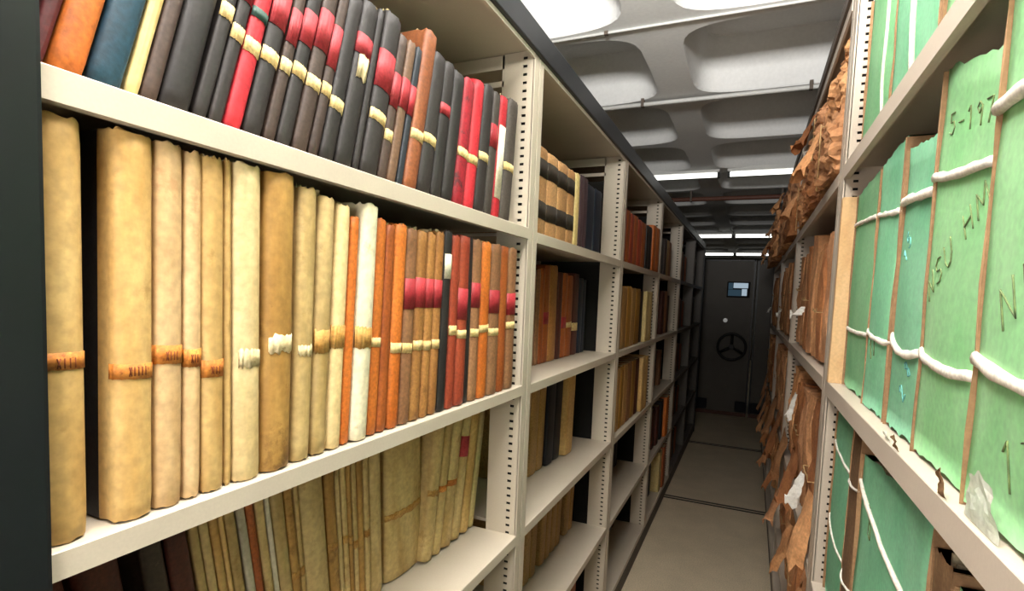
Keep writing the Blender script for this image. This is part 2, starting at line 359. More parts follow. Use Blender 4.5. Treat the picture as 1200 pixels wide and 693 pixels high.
ROWS['bay2_second'] = [(1.48,1.53,.30,0,'brown cloth',[],-.62),(1.535,1.588,.305,0,'brown cloth',[],-.62)] + [
 (1.5911,1.6214,.31,0,'brown cloth',[],-.62),(1.6238,1.6609,.315,0,'rust leather',[],-.62),(1.6633,1.7104,.325,0,'rust leather',[('red',.15,.04)],-.62),(1.7129,1.7895,.33,0,'tan leather',[],-.62),
 (1.8033,1.8459,.31,0,'oxblood',[],-.62),(1.8488,1.9004,.31,0,'rust leather',[('red',.13,.04)],-.62),(1.9055,1.9685,.305,0,'rust leather',[('tag',.12,.02)],-.62),(1.9717,2.0467,.315,0,'oxblood',[('tag',.11,.03)],-.62),
 (2.06,2.105,.3,0,'navy',[],-.62),(2.107,2.15,.297,0,'navy',[],-.62)]
ROWS['bay2_third'] = [(1.53,1.60,.31,3,'tan cloth',[],-.63),(1.6045,1.6756,.323,3,'tan cloth',[],-.63),(1.678,1.74,.323,3,'tan cloth',[],-.63),(1.744,1.815,.323,3,'navy black',[],-.62),(1.818,1.893,.323,3,'navy black',[],-.62),(1.897,1.985,.333,2.5,'vellum',[],-.6)]
ROWS['bay2_fourth'] = [(1.55,1.60,.285,2,'tan cloth',[],-.63),(1.6026,1.6561,.285,2,'tan cloth',[],-.63),(1.6584,1.7126,.285,3,'tan cloth',[],-.63),(1.7549,1.8036,.285,4,'tan cloth',[],-.63),(1.8081,1.8593,.285,4,'tan cloth',[],-.63),
 (1.8641,1.918,.285,4,'tan cloth',[],-.63),(1.923,1.9747,.285,4,'tan cloth',[],-.63),(2.0287,2.0853,.275,5,'tan cloth',[],-.63),(2.0888,2.135,.275,5,'tan cloth',[],-.63),(2.16,2.198,.25,0,'oxblood',[],-.66)]
ROWS['bay2_base'] = [(1.95,2.01,.27,0,'tan cloth',[],-.6),(2.015,2.07,.275,0,'brown cloth',[],-.6),(2.075,2.14,.27,0,'rust leather',[],-.6)]
ROWS['bay3_top'] = [(2.28,2.342,.228,0,'red leather',[],-.51),(2.3471,2.4178,.228,0,'rust leather',[],-.51),(2.4232,2.5021,.223,0,'red leather',[],-.51),(2.5079,2.5919,.228,0,'rust leather',[],-.51),(2.5981,2.6989,.223,0,'red leather',[],-.51),
 (2.7056,2.80,.223,0,'rust leather',[],-.51),(2.807,2.88,.223,0,'black',[],-.505),(2.883,2.95,.223,0,'black',[],-.505),(2.955,3.06,.243,0,'orange leather',[],-.497),(3.064,3.165,.243,0,'orange leather',[],-.497)]
ROWS['bay3_second'] = [(2.29,2.365,.28,0,'ochre',[],-.515),(2.3712,2.4601,.278,0,'tan cloth',[],-.515),(2.4656,2.5551,.283,0,'ochre',[],-.515),(2.5611,2.6572,.278,0,'tan cloth',[],-.515),(2.6635,2.7783,.278,0,'ochre',[],-.515),(2.80,2.88,.268,0,'black',[],-.52),
 (2.887,2.975,.268,0,'cream',[],-.503),(2.979,3.07,.268,0,'cream',[],-.503)]
ROWS['bay3_third'] = [(2.36,2.425,.29,0,'tan cloth',[],-.52),(2.4302,2.5013,.293,0,'ochre',[],-.52),(2.5068,2.5859,.293,0,'tan cloth',[],-.52),(2.5917,2.6861,.293,0,'brown cloth',[],-.52),(2.6924,2.7826,.293,0,'ochre',[],-.52),(2.79,2.875,.293,0,'oxblood',[],-.52),
 (2.88,2.96,.293,0,'vellum',[],-.503),(2.964,3.05,.29,0,'vellum',[],-.503)]
ROWS['bay3_fourth'] = [(2.95,3.02,.27,0,'navy black',[],-.66),(3.025,3.10,.27,0,'navy black',[],-.66)]
ROWS['bay3_base'] = [(2.98,3.05,.26,0,'navy black',[],-.66),(3.055,3.12,.26,0,'oxblood',[],-.66)]
ROWS['bay4_top'] = [(3.5,3.6,.24,0,'oxblood',[],-.55),(3.6133,3.70,.243,0,'dark brown',[],-.53),(3.71,3.80,.243,0,'tan cloth',[],-.53),(3.81,3.90,.24,0,'brown cloth',[],-.53)]
ROWS['bay4_second'] = [(3.50,3.60,.28,0,'oxblood',[],-.56),(3.6253,3.7406,.288,0,'oxblood',[],-.53),(3.7605,3.85,.288,0,'brown cloth',[],-.53),(3.86,3.94,.26,0,'dark brown',[],-.53)]
ROWS['bay4_third'] = [(3.60,3.70,.26,0,'navy black',[],-.6),(3.75,3.84,.263,0,'navy black',[],-.58),(3.86,3.94,.25,0,'brown cloth',[],-.56)]
ROWS['bay4_fourth'] = [(3.50,3.60,.265,0,'oxblood',[],-.53),(3.6237,3.72,.265,0,'oxblood',[],-.52),(3.80,3.895,.275,0,'navy black',[],-.52),(3.90,4.03,.285,0,'orange leather',[],-.5)]
ROWS['bay4_base'] = [(3.66,3.76,.28,0,'navy black',[],-.56),(3.79,3.90,.285,0,'cream',[],-.51),(3.91,4.02,.295,0,'rust leather',[],-.5)]
for z_, st_ in (('top', 'oxblood'), ('second', 'dark brown'), ('third', 'oxblood'), ('fourth', 'navy black'), ('base', 'oxblood')):
    ROWS['bay5_' + z_] = [(4.45 + .13 * k, 4.57 + .13 * k, .26 - .012 * k, 0, (st_, 'brown cloth', 'dark brown', 'rust leather')[k], [], -.54) for k in range(4)]
    ROWS['bay6_' + z_] = [(5.42 + .15 * k, 5.55 + .15 * k, .25 + .01 * k, 0, ('dark brown', st_, 'charcoal')[k], [], -.54) for k in range(3)]
SHELFZ = {'bay1_top': .161, 'bay1_mid': -.2225, 'bay1_low': -.603}
for b_ in range(2, 7):
    for k_, z_ in (('top', .157), ('second', -.2255), ('third', -.6015), ('fourth', -.973), ('base', -1.345)):
        SHELFZ['bay%d_%s' % (b_, k_)] = z_

# ------------------------------------------------------------------ books
def spine_profile(w, bulge, n):
    """half-round spine from -w/2 to +w/2; x = how far the spine stands forward"""
    P = []
    for i in range(n + 1):
        a = -math.pi / 2 + math.pi * i / n
        P.append((bulge * (abs(math.cos(a)) ** .8) - bulge, w / 2 * math.sin(a) if bulge > .004 else w / 2 * (-1 + 2 * i / n)))
    return P

def make_cover(w, h, d, bulge, t, seed, worn):
    rng = random.Random(seed)
    n = 10
    sp = spine_profile(w, bulge, n)
    outer = [(-d, -w / 2)] + [(-.6 * d, -w / 2)] + [(-bulge - .016, -w / 2)] + [(-bulge - .007, -w / 2 + .0016)] + sp + [(-bulge - .007, w / 2 - .0016)] + [(-bulge - .016, w / 2)] + [(-.6 * d, w / 2)] + [(-d, w / 2)]
    k = len(outer)
    bm = bmesh.new()
    zs = [0, .003, .02, h * .25, h * .5, h * .75, h - .02, h - .003, h]
    rings = []
    for j, z in enumerate(zs):
        ins = .0018 if j in (0, len(zs) - 1) else (.0004 if j in (1, len(zs) - 2) else 0)
        ro, ri = [], []
        for i, (x, y) in enumerate(outer):
            q = 1 - 2 * ins / max(w, .006)
            jx = rng.uniform(-1, 1) * .0005 if 3 <= i <= k - 4 else 0
            zz = z
            if worn and 3 <= i <= k - 4:
                if j == len(zs) - 1: zz += rng.uniform(-worn, worn * .3)
                if j == 0: zz += rng.uniform(0, worn * .6)
            ro.append(bm.verts.new((x - ins + jx, y * q, zz)))
            ix = x if (i == 0 or i == k - 1) else (x - t if 3 <= i <= k - 4 else x)
            iy = max(-w / 2 + t, min(w / 2 - t, y))
            ri.append(bm.verts.new((ix, iy, zz)))
        rings.append((ro, ri))
    for (a, ai), (b, bi) in zip(rings, rings[1:]):
        for i in range(k - 1):
            f = bm.faces.new((a[i], a[i + 1], b[i + 1], b[i])); f.smooth = True
            bm.faces.new((ai[i + 1], ai[i], bi[i], bi[i + 1]))
        bm.faces.new((ai[0], a[0], b[0], bi[0])); bm.faces.new((a[-1], ai[-1], bi[-1], b[-1]))
    for (o, i_), fl in ((rings[0], True), (rings[-1], False)):
        for i in range(k - 1):
            f = (o[i], o[i + 1], i_[i + 1], i_[i])
            bm.faces.new(f[::-1] if fl else f)
    return bm, sp

def make_pages(w, h, d, bulge, t, seed, ragged):
    rng = random.Random(seed + 5)
    bm = bmesh.new()
    x0, x1 = -d + .006, -bulge - t - .001
    y0, y1 = -w / 2 + t + .0006, w / 2 - t - .0006
    m = 6
    top = [[None] * (m + 1) for _ in range(3)]; bot = [[None] * (m + 1) for _ in range(3)]
    for a in range(3):
        for b in range(m + 1):
            x = x0 + (x1 - x0) * a / 2; y = y0 + (y1 - y0) * b / m
            top[a][b] = bm.verts.new((x, y, h - .005 + rng.uniform(-1, 1) * ragged))
            bot[a][b] = bm.verts.new((x, y, .004))
    for a in range(2):
        for b in range(m):
            bm.faces.new((top[a][b], top[a + 1][b], top[a + 1][b + 1], top[a][b + 1]))
            bm.faces.new((bot[a][b], bot[a][b + 1], bot[a + 1][b + 1], bot[a + 1][b]))
        bm.faces.new((bot[a][0], bot[a + 1][0], top[a + 1][0], top[a][0]))
        bm.faces.new((bot[a + 1][m], bot[a][m], top[a][m], top[a + 1][m]))
    for b in range(m):
        bm.faces.new((bot[0][b + 1], bot[0][b], top[0][b], top[0][b + 1]))
        bm.faces.new((bot[2][b], bot[2][b + 1], top[2][b + 1], top[2][b]))
    return bm

def make_band(w, bulge, zc, hh, cover, seed, jag):
    """paper label laid over the rounded spine"""
    rng = random.Random(seed)
    n = 12
    bm = bmesh.new()
    sp = spine_profile(w, bulge, 24)
    i0 = int(round(12 - 12 * cover)); i1 = int(round(12 + 12 * cover))
    tilt = rng.uniform(-.06, .06)
    prev = None
    for i in range(i0, i1 + 1):
        x, y = sp[i]
        j0 = rng.uniform(-jag, jag); j1 = rng.uniform(-jag, jag)
        o = .0009
        a = bm.verts.new((x + o, y * (1 + o / w), zc - hh / 2 + j0 + tilt * y)); b = bm.verts.new((x + o, y * (1 + o / w), zc + hh / 2 + j1 + tilt * y))
        if prev:
            f = bm.faces.new((prev[0], a, b, prev[1])); f.smooth = True
        prev = (a, b)
    ext = bmesh.ops.extrude_face_region(bm, geom=bm.faces[:])
    for v in [g for g in ext['geom'] if isinstance(g, bmesh.types.BMVert)]:
        v.co.x -= .0008
    bmesh.ops.recalc_face_normals(bm, faces=bm.faces)
    return bm

SHELFNAME = {'bay1_top': "nearest bay's top shelf", 'bay1_mid': "nearest bay's middle shelf", 'bay1_low': "nearest bay's lower shelf"}
for b_, bn_ in ((2, 'second'), (3, 'third'), (4, 'fourth'), (5, 'fifth'), (6, 'last')):
    for k_, kn_ in (('top', 'top'), ('second', 'second'), ('third', 'middle'), ('fourth', 'fourth'), ('base', 'bottom')):
        SHELFNAME['bay%d_%s' % (b_, k_)] = "%s bay's %s shelf" % (bn_, kn_)

def build_books():
    ROWS['bay1_low'].insert(0, (.305, .357, .30, -9, 'oxblood', [], -.64))
    ROWS['bay1_low'] = [(a * .969, b * .969, c_, d_, e_, f_, -.62) if d_ > 0 else (a, b, c_, d_, e_, f_, g_) for a, b, c_, d_, e_, f_, g_ in ROWS['bay1_low']]
    ROWS['bay1_low'].append((1.179, 1.205, .30, 9.5, 'cream', [], -.62))
    for key, row in ROWS.items():
        z = SHELFZ[key]
        near = key.startswith('bay1')
        bay2 = key.startswith('bay2') or key.startswith('bay3')
        group = 'volumes on the ' + SHELFNAME[key]
        for i, (y0, y1, h, lean, style, tags, xf) in enumerate(row):
            mat, phrase = STYLES[style]
            if key == 'bay1_mid': h = min(h, .3535)
            foot = y1 - y0
            t = R(lean)
            w = max(.006, (foot - .0012) * math.cos(t))
            seed = hash((key, i)) & 0xffff if False else (sum(map(ord, key)) * 31 + i * 7)
            rng = random.Random(seed)
            vell = 'vellum' in style
            d = .27 + rng.uniform(-.012, .012) if key != 'bay1_low' else .24 + rng.uniform(-.01, .01)
            bulge = min(.016, w * (.36 if vell else .28))
            if style in ('tan half', 'cream', 'navy black') or not near: bulge = min(.006, w * .2)
            name = 'vellum_ledger' if vell else ('cloth_ledger' if 'ledger' in phrase else 'bound_volume')
            zoff = abs(math.sin(t)) * w / 2
            if near: xf = xf + bulge * (.7 if key != 'bay1_low' else .3)
            o = empty(name, (xf, (y0 + y1) / 2, z + zoff + .0003), (-t, 0, 0))
            if key == 'bay1_low': tags = [q_ for q_ in tags if q_[0] != 'stain' or rng.random() < .55]
            kinds = []
            for k, zc, hh in tags:
                if TAGPHRASE[k] not in kinds: kinds.append(TAGPHRASE[k])
            tp = (' with ' + ' and '.join(kinds)) if kinds else ''
            wide = 'thick ' if w > .034 and near else ('thin ' if w < .012 and near else '')
            lab = '%s%s%s, %s from left, %s' % (wide, phrase, tp, ORD[i], SHELFNAME[key])
            if len(lab.split()) > 16: lab = '%s%s, %s from left, %s' % (phrase, tp, ORD[i], SHELFNAME[key])
            if len(lab.split()) > 16: lab = '%s, %s from left, %s' % (phrase, ORD[i], SHELFNAME[key])
            tag(o, lab, 'book', group)
            bm, sp = make_cover(w, h, d, bulge, .0028 if w > .014 else .0015, seed, .004 if near else .002)
            half = key == 'bay1_mid' and i == 1  # side boards coloured black to stand for the shade in the gap
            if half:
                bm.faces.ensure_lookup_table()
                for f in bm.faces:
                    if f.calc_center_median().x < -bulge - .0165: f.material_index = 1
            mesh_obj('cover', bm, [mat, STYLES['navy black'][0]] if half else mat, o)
            mesh_obj('page_block', make_pages(w, h, d, bulge, .0028 if w > .014 else .0015, seed, .003), PAGES, o)
            for q, (k, zc, hh) in enumerate(tags):
                if key == 'bay1_low' and k == 'stain': zc += rng.uniform(-.014, .014)
                cov = {'red': .92, 'tag': .8, 'orange': .97, 'dark': .9, 'green': .95, 'stain': .9, 'torn': .55, 'white': .7}[k]
                if k == 'torn' and style == 'black': cov = .4
                zc += rng.uniform(-.002, .002)
                mesh_obj(TAGNAMES[k], make_band(w, bulge, zc, hh, cov, seed + q, {'torn': .003, 'stain': .0022, 'tag': .0007}.get(k, .0004)), TAGMATS[k], o)
            if key == 'bay1_mid' and i < 5:
                zc = tags[0][1]; nl = (4, 5, 4, 3, 3)[i]
                bm = bmesh.new()
                sz = min(.0058, w * .5 / (nl * 1.0))
                for q in range(nl):
                    yq = (q - (nl - 1) / 2) * sz * .95
                    xs = bulge * max(0, 1 - (2 * yq / w) ** 2) ** .4 - bulge + .0012
                    sts = [[(yq, -.0042), (yq, .0042)]] if q else [[(yq - sz * .3, -.0042), (yq + sz * .3, .0042)], [(yq - sz * .3, .0042), (yq + sz * .3, -.0042)]]
                    for st in sts:
                        tube(bm, [(xs, a_, zc + b_) for a_, b_ in st], .00055, 5, up=Vector((1, 0, 0)))
                mesh_obj('lettering', bm, LETTER, o)
            # crumpled paper sticking out of the heads of worn volumes, as in the photo
            if near and ((key == 'bay1_mid' and i in (2, 4, 5, 6, 8, 9, 10, 13, 14, 16, 17, 18, 19, 21, 24, 25, 26)) or (key == 'bay1_top' and i in (17, 21, 24, 27, 29))):
                lim = .018 if key == 'bay1_top' else min(.012, .1325 - z - h + .004)
                if lim > .003:
                    bm = bmesh.new()
                    for s in range(3):
                        yy = rng.uniform(-.3, .3) * w; xx = -bulge - .012 - .012 * s
                        n = 5
                        pr = None
                        for a in range(n + 1):
                            y = yy + (a / n - .5) * w * .55
                            zt = h - .004 + lim * rng.uniform(.35, .95)
                            A = bm.verts.new((xx, y, h - .012)); B = bm.verts.new((xx + rng.uniform(-.003, .008), y, zt))
                            if pr: bm.faces.new((pr[0], A, B, pr[1]))
                            pr = (A, B)
                    mesh_obj('loose_paper', bm, TORN, o)

# ------------------------------------------------------------------ steel shelving
def upright(parent, yc, sgn, xf, z0, z1, hw, steel, slots=True, depth=.42, panel=True):  # panel adds a dark sheet that stands for shade in the open frame
    """perforated front column, plain rear column and the braces between; sgn=-1: faces +X (left run)"""
    bm = bmesh.new()
    X = lambda d: xf + sgn * d            # d = distance back from the aisle face
    def bx(d0, d1, y0, y1, za, zb, mi=0):
        a, b = sorted((X(d0), X(d1))); box(bm, a, b, y0, y1, za, zb, mi)
    t = .002
    # front face in two flanges with a shallow groove between
    bx(0, t, yc - hw, yc - .0025, z0, z1); bx(0, t, yc + .0025, yc + hw, z0, z1); bx(.003, .005, yc - hw, yc + hw, z0, z1)
    # +Y side plate
    bx(t, .085, yc + hw - t, yc + hw, z0, z1)
    # -Y side plate with keyhole slots
    ya, yb = yc - hw, yc - hw + t
    s0, s1 = .020, .031
    if slots:
        bx(t, s0, ya, yb, z0, z1); bx(s1, .085, ya, yb, z0, z1)
        p, sh = .019, .0065
        n = int((z1 - z0 - .03) / p)
        z = z1 - .012
        bx(s0, s1, ya, yb, z, z1)
        for i in range(n):
            bx(s0, s1, ya, yb, z - p, z - sh)
            z -= p
        bx(s0, s1, ya, yb, z0, z)
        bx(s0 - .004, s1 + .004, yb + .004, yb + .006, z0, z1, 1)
    else:
        bx(t, .085, ya, yb, z0, z1)
    # rear column, braces
    bx(depth - .06, depth, ya, yc + hw, z0, z1)
    bx(.08, depth - .05, ya, yb + .004, z1 - .034, z1 - .002)
    bx(.08, depth - .05, ya, yb + .004, z1 - .075, z1 - .062)
    bx(.08, depth - .05, ya, yb + .004, z0, z0 + .05)
    if panel: bx(.086, depth - .061, yc + .002, yc + .005, z0, z1 - .09, 1)  # dark sheet added where the open frame shows only shade
    return mesh_obj('upright', bm, [steel, SLOT], parent)

def shelf(parent, sgn, xf, y0, y1, z, lip, steel, depth=.42):
    """z is the top surface"""
    bm = bmesh.new()
    def bx(d0, d1, za, zb):
        a, b = sorted((xf + sgn * d0, xf + sgn * d1)); box(bm, a, b, y0, y1, za, zb)
    # folded sheet-metal section: flat deck, front and rear lips turned down
    P = [(-.0005, z - lip), (-.0005, z - .0012), (.0008, z), (depth - .0108, z), (depth - .01, z - .001), (depth - .01, z - lip), (depth - .02, z - lip), (depth - .02, z - .009), (.012, z - .009), (.012, z - lip)]
    A = [bm.verts.new((xf + sgn * d_, y0, z_)) for d_, z_ in P]; B_ = [bm.verts.new((xf + sgn * d_, y1, z_)) for d_, z_ in P]
    n_ = len(P)
    for i in range(n_):
        bm.faces.new((A[i], A[(i + 1) % n_], B_[(i + 1) % n_], B_[i]))
    bm.faces.new(A[::-1]); bm.faces.new(B_)
    bmesh.ops.recalc_face_normals(bm, faces=bm.faces)
    return mesh_obj('shelf', bm, steel, parent)

def left_shelving():
    t = empty('steel_shelving', (-.5, 3.2, FLOOR))
    tag(t, 'long beige perforated steel shelving run full of ledgers, along the left side', 'shelving')
    inv = Matrix.Translation(-Vector(t.location))
    parts = []
    yp = [1.235, 2.230, 3.22, 4.22, 5.22]
    hw = .0285
    zt = .575
    for y in yp: parts.append(upright(t, y, -1, -.5, FLOOR + .02, zt, hw, STEEL if y < 4.5 else STEEL_DIM, slots=y < 4.5, panel=y > 2))  # panel: added dark sheet for the shade in the open frame
    parts.append(upright(t, 6.20, -1, -.5, FLOOR + .02, zt, hw, STEEL_DIM, slots=False))
    ys = [.262] + yp + [6.20]
    lev = [[.161, -.2225, -.603, -.973, -1.345]] + [[.157, -.2255, -.6015, -.973, -1.345]] * 5
    for i in range(6):
        a = ys[i] + (hw if i else -.029); b = ys[i + 1] - hw
        for z in lev[i]:
            parts.append(shelf(t, -1, -.5, a, b, z, .0265 if z > 0 else .0245, STEEL if i < 4 else STEEL_DIM))
        # canopy top of each bay
        bm = bmesh.new()
        box(bm, -.92, -.5005, a - .02, b + .02, .576, .590)
        box(bm, -.5055, -.4995, a, b, .5555, .5755)
        parts.append(mesh_obj('top_panel', bm, STEEL if i < 4 else STEEL_DIM, t))
    bm = bmesh.new(); box(bm, -.503, -.490, .20, 6.245, .566, .6265); bevel_all(bm, .003)
    parts.append(mesh_obj('black_fascia', bm, BLACK_TRIM, t))
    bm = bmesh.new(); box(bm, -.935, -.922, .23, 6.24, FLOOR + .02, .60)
    parts.append(mesh_obj('back_panel', bm, BACK_DARK, t))  # near-black colour stands in for the shade behind the books
    bm = bmesh.new(); box(bm, -.515, -.4985, .235, 6.24, FLOOR + .004, -1.3715)
    parts.append(mesh_obj('kick_plate', bm, KICK, t))
    for (a, b) in ((.12, .2325), (6.232, 6.262)):
        bm = bmesh.new(); box(bm, -.94, -.492, a, b, FLOOR + .004, .63); bevel_all(bm, .004)
        parts.append(mesh_obj('end_panel', bm, BLACK_TRIM, t))
    for p in parts: p.matrix_parent_inverse = inv
    return t

RLEV = [.345, -.185, -.70, -1.13, -1.36]
def right_shelving():
    t = empty('steel_shelving', (.185, 3.0, FLOOR))
    tag(t, 'beige steel shelving run with green folders and paper bundles, along the right side', 'shelving')
    inv = Matrix.Translation(-Vector(t.location))
    parts = []
    ys = [.10, 1.577, 3.02, 4.46, 5.88]
    hw = .045
    for y in ys: parts.append(upright(t, y, 1, .185, FLOOR + .02, .775, hw if y < 2 else .03, STEEL_R, slots=1 < y < 4))
    for i in range(4):
        a = ys[i] + (hw if ys[i] < 2 else .03); b = ys[i + 1] - (hw if ys[i + 1] < 2 else .03)
        for z in RLEV:
            parts.append(shelf(t, 1, .185, a, b, z, .035, STEEL_R))
        bm = bmesh.new(); box(bm, .186, .60, a - .03, b + .03, .776, .79); box(bm, .1835, .190, a, b, .745, .7755)
        parts.append(mesh_obj('top_panel', bm, STEEL_R, t))
    bm = bmesh.new(); box(bm, .176, .188, .07, 5.9, .776, .812); bevel_all(bm, .002)
    parts.append(mesh_obj('dark_fascia', bm, KICK, t))
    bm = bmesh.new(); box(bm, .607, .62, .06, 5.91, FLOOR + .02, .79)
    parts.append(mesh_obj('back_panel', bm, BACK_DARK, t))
    bm = bmesh.new(); box(bm, .1845, .2, .06, 5.91, FLOOR + .004, -1.396)
    parts.append(mesh_obj('kick_plate', bm, KICK, t))
    bm = bmesh.new(); box(bm, .18, .62, 5.912, 5.94, FLOOR + .004, .80); bevel_all(bm, .004)
    parts.append(mesh_obj('end_panel', bm, BLACK_TRIM, t))
    for p in parts: p.matrix_parent_inverse = inv
    return t

# ------------------------------------------------------------------ green folders
G = dict(scale=(9, 9, 6), rough=.8, fine=130, fine_amt=.1, bump=.1)
GREENS = [mat_surface('green_card_a', '#9be3a6', '#b9f0bb', spots='#7fcb90', spot_scale=14, spot_lo=.62, spot_amt=.35, **G),
          mat_surface('green_card_b', '#93dfb0', '#b0edc4', spots='#77c497', spot_scale=14, spot_lo=.62, spot_amt=.35, **G),
          mat_surface('green_card_c', '#a9e9a6', '#c4f3bd', spots='#8cd293', spot_scale=14, spot_lo=.62, spot_amt=.35, **G)]
KRAFT = mat_surface('kraft_board', '#8a6848', '#a5815c', (30, 30, 5), .85, 160, .2, .15, spots='#7c5a3a', spot_scale=30, spot_lo=.62, spot_amt=.4)
CORD = mat_surface('cotton_tape', '#d8cfc0', '#ede6da', (60, 60, 60), .9, 220, .2, .2)
INK = mat_surface('pencil_ink', '#5c6d45', '#74854e', (60, 60, 60), .9, 200, .3, 0)
INKB = mat_surface('blue_pencil', '#5ba39c', '#6fb3a6', (60, 60, 60), .9, 200, .3, 0)

# handwriting: each letter is a list of strokes in a 1 x 1.4 box (x right, y up)
GLYPH = {
 'N': [[(0, 0), (.05, 1.35), (.7, .05), (.78, 1.4)]],
 'S': [[(.75, 1.25), (.45, 1.4), (.1, 1.2), (.15, .85), (.6, .6), (.7, .25), (.4, 0), (.05, .15)]],
 'U': [[(.05, 1.4), (.05, .4), (.25, .02), (.55, .1), (.75, .5), (.78, 1.4)]],
 'H': [[(.05, 1.4), (.1, 0)], [(.7, 1.4), (.72, 0)], [(.08, .72), (.7, .78)]],
 'M': [[(0, 0), (.1, 1.4), (.45, .4), (.8, 1.4), (.9, 0)]],
 '1': [[(.15, 1.1), (.45, 1.4), (.4, 0)]],
 '5': [[(.7, 1.4), (.2, 1.35), (.15, .8), (.55, .85), (.7, .45), (.4, .02), (.05, .15)]],
 '7': [[(.05, 1.35), (.75, 1.4), (.3, 0)]],
 '9': [[(.7, 1.1), (.4, 1.4), (.1, 1.1), (.35, .75), (.7, 1.1), (.55, 0)]],
 '3': [[(.1, 1.3), (.55, 1.4), (.65, 1.05), (.3, .75), (.7, .5), (.5, .05), (.05, .12)]],
 '2': [[(.1, 1.1), (.4, 1.4), (.7, 1.1), (.1, .05), (.75, .05)]],
 '8': [[(.6, 1.2), (.35, 1.4), (.12, 1.1), (.6, .5), (.4, 0), (.1, .3), (.55, .95), (.6, 1.2)]],
 '-': [[(.1, .65), (.7, .7)]],
}
def writing_mesh(text, org, du, dv, size, x, wid=.0009):
    """ribbons on the plane x = const; du/dv are (y,z) directions of the baseline and of letter height"""
    bm = bmesh.new()
    pen = 0
    for ch in text:
        for st in GLYPH.get(ch, []):
            P = []
            for a, b in zip(st, st[1:]):
                for k in range(4):
                    P.append((a[0] + (b[0] - a[0]) * k / 4, a[1] + (b[1] - a[1]) * k / 4))
            P.append(st[-1])
            Q = [Vector((0, org[0] + size * ((pen + u) * du[0] + v * dv[0]), org[1] + size * ((pen + u) * du[1] + v * dv[1]))) for u, v in P]
            for q in Q: q.x = x(q.y, q.z) - .0006
            tube(bm, Q, wid, 5, 1.0, up=Vector((1, 0, 0)))
        pen += 1.15 if ch != ' ' else .8
    return bm

